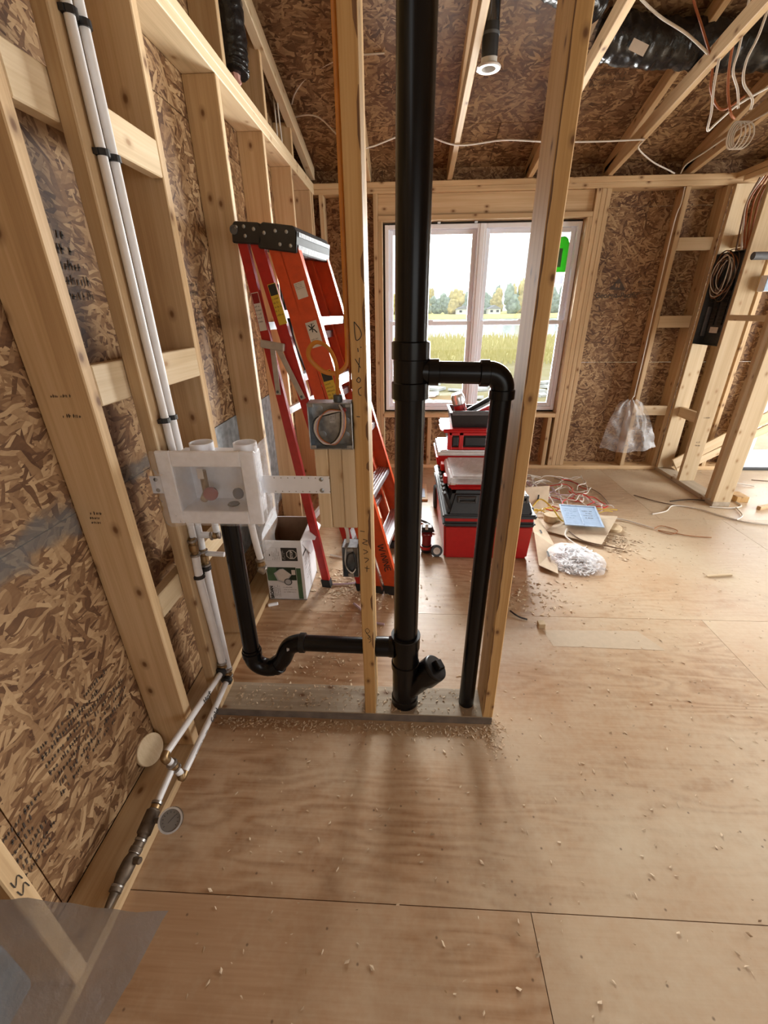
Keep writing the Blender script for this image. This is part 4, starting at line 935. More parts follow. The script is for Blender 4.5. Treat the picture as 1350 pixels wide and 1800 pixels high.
dx0, dx1, dz0, dz1, dy0, dy1 = -.202, -.1495, .698, .812, 1.178, 1.235
bm = bmesh.new()
for a in [(dx0, dx0 + .002, dy0, dy1, dz0, dz1), (dx1 - .002, dx1, dy0, dy1, dz0, dz1), (dx0, dx1, dy0, dy1, dz0, dz0 + .002), (dx0, dx1, dy0, dy1, dz1 - .002, dz1), (dx0, dx1, dy1 - .002, dy1, dz0, dz1)]: add_box(bm, *a)
finish(bm, 'box_shell', GALV, db)
for z in (dz0 + .008, dz1 - .010): box('mounting_ear', GALV, db, -.185, -.166, dy0 - .001, dy0 + .002, z - .006, z + .006, .001)
tube('wire', BLACK, db, [(-.185, 1.205, .80), (-.165, 1.185, .785), (-.158, 1.180, .75), (-.170, 1.176, .722), (-.188, 1.178, .745), (-.182, 1.180, .782), (-.168, 1.178, .79)], .003, 6, 5)
tube('wire', ROMEX_W, db, [(-.190, 1.205, .805), (-.193, 1.186, .77), (-.188, 1.180, .735), (-.172, 1.178, .715), (-.160, 1.180, .73)], .003, 6, 5)
tag(tube('white_cable', ROMEX_W, None, [(-.205, 1.24, .915), (-.2, 1.222, .885), (-.188, 1.214, .862), (-.184, 1.210, .835), (-.186, 1.208, .802)], .006, 10, 5, .6, None, (0, 1, 0)), 'short white cable curving into the top of the low device box', 'cable')

# ---- breaker panel on the right wall
bp = thing('breaker_panel', 'dark grey breaker panel with coiled wires hanging inside it', 'breaker panel', (2.6, 4.03, 1.20))
py0, py1, pz0, pz1 = 3.870, 4.198, 1.205, 1.890
bm = bmesh.new()
for a in [(2.548, 2.64, py0, py0 + .004, pz0, pz1), (2.548, 2.64, py1 - .004, py1, pz0, pz1), (2.548, 2.64, py0, py1, pz0, pz0 + .004), (2.548, 2.64, py0, py1, pz1 - .004, pz1), (2.636, 2.64, py0, py1, pz0, pz1)]: add_box(bm, *a)
finish(bm, 'enclosure', PANEL_GREY, bp)
box('bus_plate', GREYPL, bp, 2.60, 2.634, py0 + .07, py1 - .07, pz0 + .10, 1.62, .004)
for i in range(10):
    for s in (0, 1): 
        y = (py0 + .085) if s == 0 else (py1 - .085 - .055)
        if i < 9: box('breaker', BLACK, bp, 2.585, 2.60, y, y + .055, 1.36 + i * .025, 1.382 + i * .025, .002)
box('main_lug_cover', BLACK, bp, 2.585, 2.605, py0 + .10, py1 - .10, 1.63, 1.70, .004)
box('panel_label', LBL_WHITE, bp, 2.583, 2.586, py0 + .10, py0 + .20, 1.30, 1.345)
box('side_rail', CAPGREY, bp, 2.575, 2.60, py1 - .05, py1 - .03, 1.27, 1.50, .002)
for i in range(12):
    r_ = .085 + .013 * (i % 5); c_ = V((2.575 - .006 * i, 4.05 - .006 * (i % 6), 1.715 + .008 * (i % 3)))
    tube('coiled_wire', [WIRE_BROWN, ROMEX_W, COPPER, BLACK, WIRE_BROWN, ROMEX_W][i % 6], bp, [c_ + V((.012 * sin(2 * a + i), r_ * cos(a) * .95, r_ * 1.35 * sin(a))) for a in [k * pi / 6 for k in range(13)]], .0035, 6, 3)
for i, (m_, y0_, y1_) in enumerate([(ROMEX_O, 4.02, 3.93), (ROMEX_W, 4.05, 3.96), (ROMEX_O, 3.99, 3.91), (WIRE_BROWN, 4.08, 4.02), (ROMEX_O, 3.96, 3.90), (ROMEX_W, 3.94, 3.885)]):
    o = tube('panel_feed_cable', m_, None, [(2.60, y0_ - .05, 2.362), (2.565 + .004 * i, y0_ - .02 * i * .3, 2.22), (2.56 + .006 * i, (y0_ + y1_) / 2, 2.05), (2.575, y1_, 1.893)], .0062, 8, 5)
    tag(o, ['orange cable dropping into the breaker panel, farthest orange of the bundle', 'white cable between orange ones above the breaker panel', 'orange cable in the middle of the bundle above the breaker panel', 'dark brown cable at the far side above the breaker panel', 'orange cable of the bundle closest to the nearer panel edge', 'white cable along the nearer edge above the breaker panel'][i], 'cable', 'cables feeding the breaker panel')
cd = tag(tube('grey_conduit', CAPGREY, None, [(2.50, 3.70, 1.83), (2.54, 3.70, 1.83), (2.75, 3.70, 1.83), (3.3, 3.70, 1.84)], .026, 16, 2), 'grey conduit running through the short wall beside the breaker panel', 'conduit')
sb = thing('switch_box', 'small pale blue plastic box beyond the breaker panel on the short wall', 'junction box', (2.72, 3.66, 1.6))
box('box_shell', PVC, sb, 2.692, 2.74, 3.76, 3.827, 1.60, 1.71, .004); box('box_face', BLUE_SHEET, sb, 2.696, 2.736, 3.755, 3.76, 1.605, 1.705)
for i, (y, pts) in enumerate([(4.237, [(2.186, 2.36), (2.188, 2.25), (2.168, 2.12), (2.172, 1.6), (2.178, 1.0), (2.178, .78)])]):
    tag(tube('white_cable', ROMEX_W, None, [(x, 4.25, z) for x, z in pts] + [(2.165, 4.22, .74), (2.14, 4.18, .75), (2.125, 4.17, .72)], .005, 8, 4), 'white cable stapled down the far wall stud above the plastic bag', 'cable')
# plastic bag hung on the far wall
tag(cloth('plastic_bag', FILM, None, lambda u, v: V((2.115 + (u - .5) * (.10 + .44 * v ** .5) + .02 * nz(u, v, 4, 5) + .07 * v, 4.16 - .05 * sin(pi * u) * (.4 + v) + .035 * nz(u, v, 6, 7), .72 - .43 * v - .07 * v * (1 - abs(u - .4)) + .015 * nz(u, 0, 6))), 20, 18), 'clear plastic bag hanging from a stud of the far wall', 'plastic bag')

# ================================================================== STEP LADDERS leaning closed against the left wall
LA = radians(9)
lw_ = V((sin(LA), cos(LA), 0)); ll_ = V((cos(LA), -sin(LA), 0)); LO = V((-0.170, 2.045, 0))
def LP(u, w, z): return LO + ll_ * u + lw_ * w + V((0, 0, z))
def hexa(bm, A, B):
    a = [bm.verts.new(p) for p in A]; b = [bm.verts.new(p) for p in B]
    bm.faces.new(a[::-1]); bm.faces.new(b)
    for i in range(4): bm.faces.new((a[i], a[(i + 1) % 4], b[(i + 1) % 4], b[i]))
WN0, WN1, WF0, WF1 = 0.0, -0.005, 0.56, 0.40      # near / far side position at foot and top
def rail(name, parent, mat, ub, ut, zt, near, t=.004, fl=.026, zb=.02, flb=None):
    """channel rail: web faces outwards, flanges turn towards the middle of the ladder."""
    s = 1 if near else -1; wb_, wt_ = (WN0, WN1) if near else (WF0, WF1)
    bm = bmesh.new()
    def sec(u0, u1, w0, w1, off_b, off_t):
        hexa(bm, [LP(u, wb_ + w, zb) for u, w in [(ub[0] + u0 * (ub[1] - ub[0]) + off_b[0], w0 * s), (ub[0] + u1 * (ub[1] - ub[0]) + off_b[1], w0 * s), (ub[0] + u1 * (ub[1] - ub[0]) + off_b[1], w1 * s), (ub[0] + u0 * (ub[1] - ub[0]) + off_b[0], w1 * s)]],
                 [LP(u, wt_ + w, zt) for u, w in [(ut[0] + u0 * (ut[1] - ut[0]) + off_t[0], w0 * s), (ut[0] + u1 * (ut[1] - ut[0]) + off_t[1], w0 * s), (ut[0] + u1 * (ut[1] - ut[0]) + off_t[1], w1 * s), (ut[0] + u0 * (ut[1] - ut[0]) + off_t[0], w1 * s)]])
    sec(0, 1, 0, t, (0, 0), (0, 0))
    kb, kt = t / (ub[1] - ub[0]), t / (ut[1] - ut[0])
    sec(0, kb, t, fl, (0, 0), (0, 0)); sec(1 - kb, 1, t, fl, (0, 0), (0, 0))
    return finish(bm, name, mat, parent)
def lerp(a, b, t): return a + (b - a) * t
def mid_u(ub, ut, z, zt): return lerp((ub[0] + ub[1]) / 2, (ut[0] + ut[1]) / 2, z / zt)
def wpos(z, zt, near): return lerp(WN0, WN1, z / zt) if near else lerp(WF0, WF1, z / zt)
def facing(ub, ut, zt, z, f=0.5, near=True, lift=.0012):
    """frame lying on the outer web of a rail: X across the rail, Y up along it, Z outward."""
    u = lerp(lerp(ub[0], ub[1], f), lerp(ut[0], ut[1], f), z / zt)
    up = (LP(lerp(ut[0], ut[1], f), WN1 if near else WF1, zt) - LP(lerp(ub[0], ub[1], f), WN0 if near else WF0, 0)).normalized()
    n = -lw_ if near else lw_; x = ll_ - up * ll_.dot(up); x = x.normalized(); n = x.cross(up); 
    return frameM(LP(u, wpos(z, zt, near), z) + n * lift, x, up, n)
def step(parent, ub, ut, z, zt, d, mat=ALU, nm='step'):
    u = mid_u(ub, ut, z, zt); w0, w1 = wpos(z, zt, True) + .005, wpos(z, zt, False) - .005
    bm = bmesh.new()
    for (ua, uc, za, zc) in [(-d / 2, d / 2, .0, .004), (d / 2 - .004, d / 2, -.028, .0), (-d / 2, -d / 2 + .004, -.028, .0)]:
        hexa(bm, [LP(u + a, w0, z + c) for a, c in [(ua, za), (uc, za), (uc, zc), (ua, zc)]], [LP(u + a, w1, z + c) for a, c in [(ua, za), (uc, za), (uc, zc), (ua, zc)]])
    for i in range(5):
        uu = u - d / 2 + d * (i + .5) / 5; hexa(bm, [LP(uu + a, w0, z + c) for a, c in [(-.002, .004), (.002, .004), (.002, .006), (-.002, .006)]], [LP(uu + a, w1, z + c) for a, c in [(-.002, .004), (.002, .004), (.002, .006), (-.002, .006)]])
    return finish(bm, nm, mat, parent)
def foot(parent, ub, ut, zt, near, h=.05):
    u0, u1 = ub; s = 1 if near else -1; w = WN0 if near else WF0
    bm = bmesh.new()
    a = [(u0 - .004, -.004 * s), (u1 + .004, -.004 * s), (u1 + .004, .034 * s), (u0 - .004, .034 * s)]
    sh = (ut[0] - ub[0]) / zt * h
    hexa(bm, [LP(u, w + q, 0) for u, q in a], [LP(u + sh, w + q, h) for u, q in a])
    return finish(bm, 'foot', BLACK_SOFT, parent)
def label_(parent, M, w, h, mat, head=None, rows=4, seed=1):
    p = prism('label', mat, parent, [(-w / 2, -h / 2), (w / 2, -h / 2), (w / 2, h / 2), (-w / 2, h / 2)], M, .0006)
    k = 0
    if head:
        prism('label_heading', head, p, [(-w / 2 + .002, h * .22), (w / 2 - .002, h * .22), (w / 2 - .002, h / 2 - .003), (-w / 2 + .002, h / 2 - .003)], M @ Matrix.Translation((0, 0, .0006)), .0006)
    stamp('label_print', INK_FADE, p, M @ Matrix.Translation((-w * .42, h * (.12 if head else .38), .0008)), rows, w * .84, h * .05, h * .05, seed)
    return p
def cap(parent, u0, u1, z0, z1, lean, mat=BLACK):
    """top cap: hollow-looking tray across both rails, tilted with the ladder."""
    bm = bmesh.new(); R = Matrix.Rotation(lean, 4, lw_)
    C0 = LP((u0 + u1) / 2, 0, (z0 + z1) / 2); hu, hz = (u1 - u0) / 2, (z1 - z0) / 2
    prof = [(-hu, -hz), (hu, -hz), (hu, hz * .55), (hu * .80, hz), (-hu * .80, hz), (-hu, hz * .55)]
    a = [bm.verts.new(C0 + R.to_3x3() @ (ll_ * u + V((0, 0, z))) + lw_ * (WN1 - .012)) for u, z in prof]
    b = [bm.verts.new(C0 + R.to_3x3() @ (ll_ * u + V((0, 0, z))) + lw_ * (WF1 + .012)) for u, z in prof]
    bm.faces.new(a); bm.faces.new(b[::-1])
    for i in range(6): bm.faces.new((a[i], b[i], b[(i + 1) % 6], a[(i + 1) % 6]))
    bmesh.ops.bevel(bm, geom=list(bm.edges), offset=.005, segments=1, affect='EDGES')
    return finish(bm, 'top_cap', mat, parent), C0, R.to_3x3()
def bolts(parent, C0, R, pts):
    for u, z in pts: lathe('bolt', GALV, parent, [(0, .0075), (.002, .0075), (.004, .004)], C0 + R @ (ll_ * u + V((0, 0, z))) + lw_ * (WN1 - .012), -lw_, 10)
# ladder A (red), closest to the wall, its rear legs swung out a little
lad = thing('red_step_ladder', 'red step ladder leaning on the left wall behind the card box, legs slightly spread', 'ladder', LP(-.2, .25, 0))
zA = 1.80
A_r = ((-.318, -.273), (-.578, -.534)); A_f = ((-.102, -.056), (-.524, -.466))
for near in (True, False):
    rail('rear_rail', lad, FIB_RED, A_r[0], A_r[1], zA, near, .022, .024); rail('front_rail', lad, FIB_RED, A_f[0], A_f[1], zA, near)
    foot(lad, A_r[0], A_r[1], zA, near); foot(lad, A_f[0], A_f[1], zA, near)
for z in (.32, .62, .92, 1.22, 1.50): step(lad, A_f[0], A_f[1], z, zA, .05)
for z in (.45, 1.05, 1.45): step(lad, A_r[0], A_r[1], z, zA, .018, ALU, 'brace')
c_, C0, R0 = cap(lad, -.590, -.452, 1.765, 1.845, radians(5))
bolts(c_, C0, R0, [(-.045, .018), (-.010, .022), (-.005, -.012), (.035, .015)])
lathe('cap_socket', CAPGREY, c_, [(0, .018), (.004, .018), (.004, .012), (.001, .012)], C0 + R0 @ (ll_ * -.056 + V((0, 0, .008))) + lw_ * (WN1 - .012), -lw_, 16)
pA = LP(mid_u(*A_r, 1.36, zA) + .015, wpos(1.36, zA, True) - .012, 1.36)
beam('spreader_hinge', lad, pA - ll_ * .04 + V((0, 0, .006)), pA + ll_ * .075 - V((0, 0, .012)), .020, .034, (0, 0, 1), SPREADER)
for k, (f_, z2) in enumerate([(A_r, 1.145), (A_f, 1.125)]):
    q = LP(mid_u(*f_, z2, zA), wpos(z2, zA, True) - .010, z2)
    s_ = beam('spreader_arm', lad, pA + ll_ * (.016 + .026 * k) - V((0, 0, .012)), q + (q - pA).normalized() * .014, .004, .026, ll_, SPREADER)
    lathe('rivet', PANEL_GREY, s_, [(0, .007), (.002, .007), (.004, .003)], q - lw_ * .002, -lw_, 10)
label_(lad, facing(A_r[0], A_r[1], zA, 1.50), .036, .16, LBL_WHITE, HANDLE_RED, 5, 61)
label_(lad, facing(A_f[0], A_f[1], zA, 1.53, .75), .040, .17, LBL_YEL, INK, 5, 62)
bm = bmesh.new()
for i in range(6): add_tube(bm, [LP(-.50 + .012 * i, .16 + .01 * i, 1.62), LP(-.485 + .010 * i, .17, 1.5 - .02 * i), LP(-.44 + .012 * i, .18, 1.36 - .03 * i)], .006, 6, 4)
o = finish(bm, 'tie_straps', BLACK, lad, True); o['kind'] = 'stuff'
# ladder B (orange), in front of it, fully closed
lab = thing('orange_step_ladder', 'orange step ladder leaning closed in front of the red one, name handwritten on its rail', 'ladder', LP(0, .25, 0))
zB = 1.775
B_r = ((-.010, .045), (-.440, -.385)); B_f = ((.068, .155), (-.392, -.306))
for near in (True, False):
    rail('rear_rail', lab, FIB_ORANGE, B_r[0], B_r[1], zB, near, .006, .026); rail('front_rail', lab, FIB_ORANGE, B_f[0], B_f[1], zB, near, .004, .034)
    foot(lab, B_r[0], B_r[1], zB, near); foot(lab, B_f[0], B_f[1], zB, near, .06)
for z in (.30, .60, .90, 1.20, 1.47): step(lab, B_f[0], B_f[1], z, zB, .078)
for z in (.40, .75, 1.10, 1.40): step(lab, B_r[0], B_r[1], z, zB, .03, ALU, 'brace')
c_, C0, R0 = cap(lab, -.470, -.296, 1.735, 1.832, radians(8))
bolts(c_, C0, R0, [(-.058, .010), (-.008, .022), (.042, .024), (.014, -.024), (.062, -.024)])
# ribbed grey front lip of the cap
bm = bmesh.new(); rb = random.Random(1)
for i in range(34):
    w = WN1 + .0 + (WF1 - WN1) * (i + .5) / 34
    for za, zb_ in [(-.042, -.018), (.012, .028)]:
        P = C0 + R0 @ (ll_ * .0885 + V((0, 0, za))) + lw_ * w; Q = C0 + R0 @ (ll_ * .0885 + V((0, 0, zb_))) + lw_ * w
        hexa(bm, [P + lw_ * a + ll_ * c for a, c in [(-.004, 0), (.004, 0), (.004, .004), (-.004, .004)]], [Q + lw_ * a + ll_ * c for a, c in [(-.004, 0), (.004, 0), (.004, .004), (-.004, .004)]])
o = finish(bm, 'grey_ribs', CAPGREY, c_); o['kind'] = 'stuff'
bm = bmesh.new(); hexa(bm, [C0 + R0 @ (ll_ * u + V((0, 0, z))) + lw_ * (WN1 - .014) for u, z in [(.0865, -.046), (.0885, -.046), (.0885, .030), (.0865, .030)]], [C0 + R0 @ (ll_ * u + V((0, 0, z))) + lw_ * (WF1 + .014) for u, z in [(.0865, -.046), (.0885, -.046), (.0885, .030), (.0865, .030)]])
finish(bm, 'grey_lip', mat_plain('dark_cap_face', (.028, .03, .034), .7, spec=.25), c_)
label_(lab, facing(B_f[0], B_f[1], zB, 1.585), .05, .065, LBL_WHITE, None, 4, 63)
fall = label_(lab, facing(B_f[0], B_f[1], zB, 1.405), .055, .11, LBL_WHITE, None, 0 + 1, 64)
MFl = facing(B_f[0], B_f[1], zB, 1.405) @ Matrix.Translation((0, 0, .0010))
strokes('falling_figure', INK, fall, [[(-.016, .042), (-.004, .028), (.006, .018)], [(-.018, .022), (-.004, .026), (.014, .036)], [(.002, .046), (-.002, .028), (-.004, .010)], [(.006, .020), (.016, .004)]], MFl, .005)
stamp('label_print', INK_FADE, fall, MFl @ Matrix.Translation((-.022, -.022, 0)), 3, .045, .006, .005, 65)
label_(lab, facing(B_f[0], B_f[1], zB, 1.165), .052, .17, LBL_YEL, INK, 6, 66)
label_(lab, facing(B_f[0], B_f[1], zB, 0.60, .35), .05, .20, LBL_WHITE, None, 7, 67)
MW = facing(B_f[0], B_f[1], zB, 0.215, .66) @ Matrix.Rotation(radians(-90), 4, 'Z')
strokes('handwriting', INK, lab, [[(-.120, .018), (-.110, -.018), (-.098, .012), (-.088, -.018), (-.076, .020)], [(-.062, .012), (-.058, -.016)], [(-.046, -.018), (-.044, .016), (-.022, -.016), (-.020, .018)], [(-.008, -.018), (-.006, .016), (.016, -.016), (.018, .018)], [(.052, .016), (.030, .014), (.032, -.016), (.056, -.016)], [(.032, .0), (.048, .0)]], MW @ Matrix.Translation((0, 0, .0006)), .0055)

# ================================================================== CARD BOX beside the wall
cb = thing('fan_carton', 'open white printed carton standing on the floor beside the ladder feet', 'box', (-.66, 2.1, 0))
X0, X1, Y0, Y1_, ZH = -.768, -.555, 1.962, 2.262, .388
t_ = .004
for nm, a in [('side_panel', (X0, X1, Y0, Y0 + t_, 0, ZH)), ('side_panel', (X1 - t_, X1, Y0 + t_, Y1_, 0, ZH)), ('side_panel', (X0, X0 + t_, Y0 + t_, Y1_, 0, ZH)), ('side_panel', (X0 + t_, X1 - t_, Y1_ - t_, Y1_, 0, ZH))]:
    box(nm, CARDWHITE, cb, *a)
box('bottom_panel', CARD_DARK, cb, X0, X1, Y0, Y1_, 0.001, .005)
for a in [(X0 + t_, X1 - t_, Y0 + t_, Y0 + t_ + .001, .005, ZH - .001), (X1 - t_ - .001, X1 - t_, Y0 + t_, Y1_ - t_, .005, ZH - .001), (X0 + t_, X0 + t_ + .001, Y0 + t_, Y1_ - t_, .005, ZH - .001), (X0 + t_, X1 - t_, Y1_ - t_ - .001, Y1_ - t_, .005, ZH - .001)]:
    box('brown_lining', CARD_DARK, cb, *a)
def flap(name, mat, pts):
    bm = bmesh.new(); v_ = [bm.verts.new(p) for p in pts]; f = bm.faces.new(v_)
    n = (V(pts[1]) - V(pts[0])).cross(V(pts[2]) - V(pts[0])).normalized()
    r = bmesh.ops.extrude_face_region(bm, geom=[f])
    for g in r['geom']:
        if isinstance(g, bmesh.types.BMVert): g.co += n * .0035
    return finish(bm, name, mat, cb)
flap('flap', CARDWHITE, [(X0, Y0 + .005, ZH), (X0, Y1_ - .005, ZH), (X0 - .003, Y1_ - .01, ZH + .07), (X0 - .005, Y1_ - .09, ZH + .075), (X0 - .003, Y0 + .02, ZH + .03)])
flap('flap', CARDWHITE, [(X1, Y0 + .01, ZH), (X1, Y1_ - .003, ZH), (X1 + .055, Y1_ - .02, ZH - .045), (X1 + .055, Y0 + .10, ZH - .045)])
flap('flap', CARDWHITE, [(X1 + .001, Y0 + .02, ZH - .03), (X1 + .001, Y1_ + .02, ZH - .02), (X1 + .030, Y1_ + .05, ZH - .16), (X1 + .02, Y0 + .12, ZH - .15)])
bx_ = lambda nm, mat, x0, x1, z0, z1, d=.0: box(nm, mat, cb, X0 + x0, X0 + x1, Y0 - .0010 - d, Y0 - .0002, z0, z1)
W_ = X1 - X0
bx_('green_print', DGREEN_INK, .004, .168, .135, .220); bx_('green_print', GREEN_INK, .006, .060, .130, .218, .0002)
bx_('green_stripe', GREEN_INK, .170, .196, .008, .215); 
Mc = lambda x, z, d=.0016: frameM((X0 + x, Y0 - d, z), (1, 0, 0), (0, 0, 1), (0, -1, 0))
prism('product_picture', GREY_INK, cb, [(-.030, -.034), (.010, -.050), (.052, .010), (.008, .050), (-.012, .047), (-.048, .018)], Mc(.090, .162), .0004)
prism('product_picture', LBL_WHITE, cb, [(-.026, -.028), (.010, -.042), (.044, .010), (.006, .042), (-.010, .040), (-.040, .016)], Mc(.092, .166, .0024), .0004)
prism('round_picture', PANEL_GREY, cb, [(.023 * cos(a), .023 * sin(a)) for a in [i * pi / 10 for i in range(20)]], Mc(.118, .125, .0026), .0004)
prism('round_picture', GREY_INK, cb, [(.017 * cos(a), .017 * sin(a)) for a in [i * pi / 10 for i in range(20)]], Mc(.118, .125, .0034), .0004)
bx_('square_badge', LBL_WHITE, .143, .164, .172, .204, .0012)
text('lettering', 'BROAN', .025, Mc(.018, .052) @ Matrix.Rotation(radians(90), 4, 'Z'), INK, cb, .0012)
text('lettering', 'FLEX', .018, Mc(.036, .045) @ Matrix.Rotation(radians(90), 4, 'Z'), GREY_INK, cb, 0) if False else None
stamp('small_print', INK_FADE, cb, Mc(.036, .022) @ Matrix.Rotation(radians(90), 4, 'Z') , 4, .09, .005, .005, 81)
stamp('small_print', INK_FADE, cb, Mc(.085, .085), 3, .08, .006, .010, 82)
bx_('black_print', INK, .098, .186, .262, .345)
prism('octagon', LBL_WHITE, cb, [(.030 * cos(pi / 8 + i * pi / 4), .030 * sin(pi / 8 + i * pi / 4)) for i in range(8)], Mc(.155, .304), .0004)
prism('octagon_inner', INK, cb, [(.026 * cos(pi / 8 + i * pi / 4), .026 * sin(pi / 8 + i * pi / 4)) for i in range(8)], Mc(.155, .304, .0022), .0003)
text('lettering', 'STOP', .020, Mc(.155, .304, .0028) @ Matrix.Rotation(radians(90), 4, 'Z'), LBL_WHITE, cb, .0006)
for i in range(3): stamp('white_print', LBL_WHITE, cb, Mc(.103 + .007 * i, .270) @ Matrix.Rotation(radians(90), 4, 'Z'), 1, .065, .005, .004, 83 + i)
for i in range(5): stamp('small_print', INK_FADE, cb, Mc(.050 + .009 * i, .268) @ Matrix.Rotation(radians(90), 4, 'Z'), 1, .075, .005, .004, 90 + i)
strokes('print_frame', GREY_INK, cb, [[(.012, .262), (.090, .262)], [(.012, .345), (.090, .345)], [(.012, .262), (.012, .345)]], Mc(0, 0), .0012)
bx_('black_drop', INK, .030, .035, .292, .304)
Ms = lambda y, z: frameM((X1 + .0012, y, z), (0, 1, 0), (0, 0, 1), (1, 0, 0))
stamp('small_print', INK_FADE, cb, Ms(Y0 + .04, .25), 4, .14, .010, .012, 97); stamp('small_print', INK_FADE, cb, Ms(Y0 + .06, .15), 3, .12, .010, .012, 98)
box('black_bar', INK, cb, X1 + .0002, X1 + .0012, Y0 + .01, Y0 + .09, .285, .297)

# ================================================================== TOOL STACK under the window
ch = thing('rolling_tool_chest', 'large red rolling tool chest with black lid on the floor under the window', 'tool chest', (.535, 2.9, 0))
cx0, cx1, cy0, cy1 = .253, .822, 2.435, 3.38
def taper(name, mat, parent, b, t, z0, z1, bev=.02):
    bm = bmesh.new(); r = bmesh.ops.create_cube(bm, size=1)
    for v in r['verts']:
        s = b if v.co.z < 0 else t
        v.co = V((s[0] if v.co.x < 0 else s[1], s[2] if v.co.y < 0 else s[3], z0 if v.co.z < 0 else z1))
    bmesh.ops.bevel(bm, geom=list(bm.edges), offset=bev, segments=2, affect='EDGES'); return finish(bm, name, mat, parent, 'auto')
taper('chest_body', RED_TOOL, ch, (cx0 + .012, cx1 - .012, cy0 + .01, cy1), (cx0, cx1, cy0, cy1), .0, .252, .014)
taper('body_rim', BLACK, ch, (cx0 - .010, cx1 + .010, cy0 - .012, cy1 + .01), (cx0 - .006, cx1 + .006, cy0 - .008, cy1 + .01), .246, .280, .012)
taper('red_band', RED_TOOL, ch, (cx0 + .006, cx1 - .006, cy0 + .004, cy1), (cx0 + .006, cx1 - .006, cy0 + .004, cy1), .274, .306, .004)
taper('lid', BLACK, ch, (cx0 + .004, cx1 - .004, cy0, cy1), (cx0 + .055, cx1 - .055, cy0 + .06, cy1 - .03), .300, .462, .02)
taper('lid_rim', BLACK, ch, (cx0 - .014, cx1 + .014, cy0 - .012, cy1 + .01), (cx0 - .008, cx1 + .008, cy0 - .006, cy1 + .01), .304, .330, .008)
ring('lid_recess', GREYPL, ch, cx0 + .08, cx0 + .20, .40, .44, .012, cy0 + .018, cy0 + .04)
ring('lid_recess', GREYPL, ch, cx0 + .37, cx0 + .49, .40, .44, .012, cy0 + .018, cy0 + .04)
for i in range(12):
    y = cy0 + .06 + i * .072
    M_ = Matrix.Translation((cx0 + .022, y, .40)) @ Matrix.Rotation(radians(-22), 4, 'Y')
    box('cleat', BLACK_SOFT, ch, -.012, .012, -.026, .026, -.062, .062, .006, 1, M_)
    box('cleat_edge', ALU, ch, -.0135, -.0115, .028, .033, -.06, .06, 0, 1, M_) if i % 1 == 0 else None
for y in (cy1 - .12,):
    for x in (cx0 - .012, cx1 - .022):
        w = cyl('wheel', BLACK_SOFT, ch, (x, y, .10), (x + .034, y, .10), .098, 24, .006); cyl('hubcap', GREYPL, w, (x - .002, y, .10), (x + .036, y, .10), .05, 16)
box('side_handle', BLACK, ch, cx1 - .01, cx1 + .025, cy0 + .12, cy0 + .30, .295, .325, .008)
ring('grey_hasp', CAPGREY, ch, cx1 - .11, cx1 - .05, .402, .452, .016, cy0 + .02, cy0 + .05)
# organiser with clear lid on the front of the chest
og = thing('parts_organizer', 'red parts organizer with clear lid lying on the tool chest', 'organizer', (.50, 2.72, .465))
taper('organizer_base', RED_TOOL, og, (.285, .70, 2.505, 2.93), (.268, .715, 2.49, 2.945), .466, .505, .012)
taper('clear_lid', CLEARLID, og, (.272, .712, 2.494, 2.94), (.292, .692, 2.52, 2.92), .506, .552, .012)
for x, y in [(.262, 2.58), (.262, 2.82)]: box('latch', RED_TOOL, og, x - .012, x + .012, y, y + .07, .48, .53, .004)
ring('lid_frame', LBL_WHITE, og, .276, .330, .505, .512, .01, 2.5, 2.93)
lp = box('paper_insert', LBL_WHITE, og, .34, .66, 2.56, 2.88, .5225, .5235)
stamp('insert_print', HANDLE_RED, og, frameM((.40, 2.76, .524), (1, 0, 0), (0, 1, 0), (0, 0, 1)), 4, .2, .010, .03, 101)
# second organiser behind, carrying the tote
o2 = thing('low_tool_box', 'flat red and grey organizer behind the clear one, under the red tote', 'organizer', (.42, 3.15, .465))
taper('organizer_base', RED_TOOL, o2, (.235, .68, 2.96, 3.34), (.225, .69, 2.955, 3.35), .466, .545, .012)
taper('grey_lid', ALU, o2, (.228, .688, 2.958, 3.346), (.245, .67, 2.972, 3.335), .546, .582, .010)
for i in range(4): box('lid_slot', RED_TOOL, o2, .262, .30, 2.985 + i * .045, 3.005 + i * .045, .5815, .5835)
tt = thing('red_tote', 'red and black open tool tote on the flat organizer', 'tool box', (.46, 3.16, .583))
taper('tote_body', GREYPL, tt, (.318, .655, 3.00, 3.30), (.305, .668, 2.985, 3.315), .584, .712, .014)
taper('tote_rim', RED_TOOL, tt, (.262, .690, 2.972, 3.328), (.256, .696, 2.966, 3.334), .708, .738, .012)
for x in (.318, .398, .655): box('red_rib', RED_TOOL, tt, x - .016, x + .016, 2.978, 2.99, .585, .712, .004)
box('red_foot_band', RED_TOOL, tt, .31, .66, 2.982, 2.992, .584, .604, .004); box('red_top_band', RED_TOOL, tt, .31, .66, 2.978, 2.990, .69, .712, .004)
box('black_panel', BLACK, tt, .42, .63, 2.976, 2.986, .612, .684, .008); box('black_panel', BLACK, tt, .335, .382, 2.976, 2.986, .612, .684, .006)
ring('loop_handle', RED_TOOL, tt, .250, .268, .715, .728, .006, 3.0, 3.18)
tr_ = thing('black_tool_tray', 'open black tray with tools sticking out, topmost of the tool stack', 'tool tray', (.47, 3.15, .74))
bm = bmesh.new()
def tray_wall(b0, b1, t0, t1): hexa(bm, b0, t0) if False else None
bx = [(.335, 3.02), (.635, 3.02), (.635, 3.28), (.335, 3.28)]; tx = [(.312, 2.998), (.660, 2.998), (.660, 3.302), (.312, 3.302)]
zb, zt_ = .739, .846
vb = [bm.verts.new((*p, zb)) for p in bx]; vt = [bm.verts.new((*p, zt_)) for p in tx]
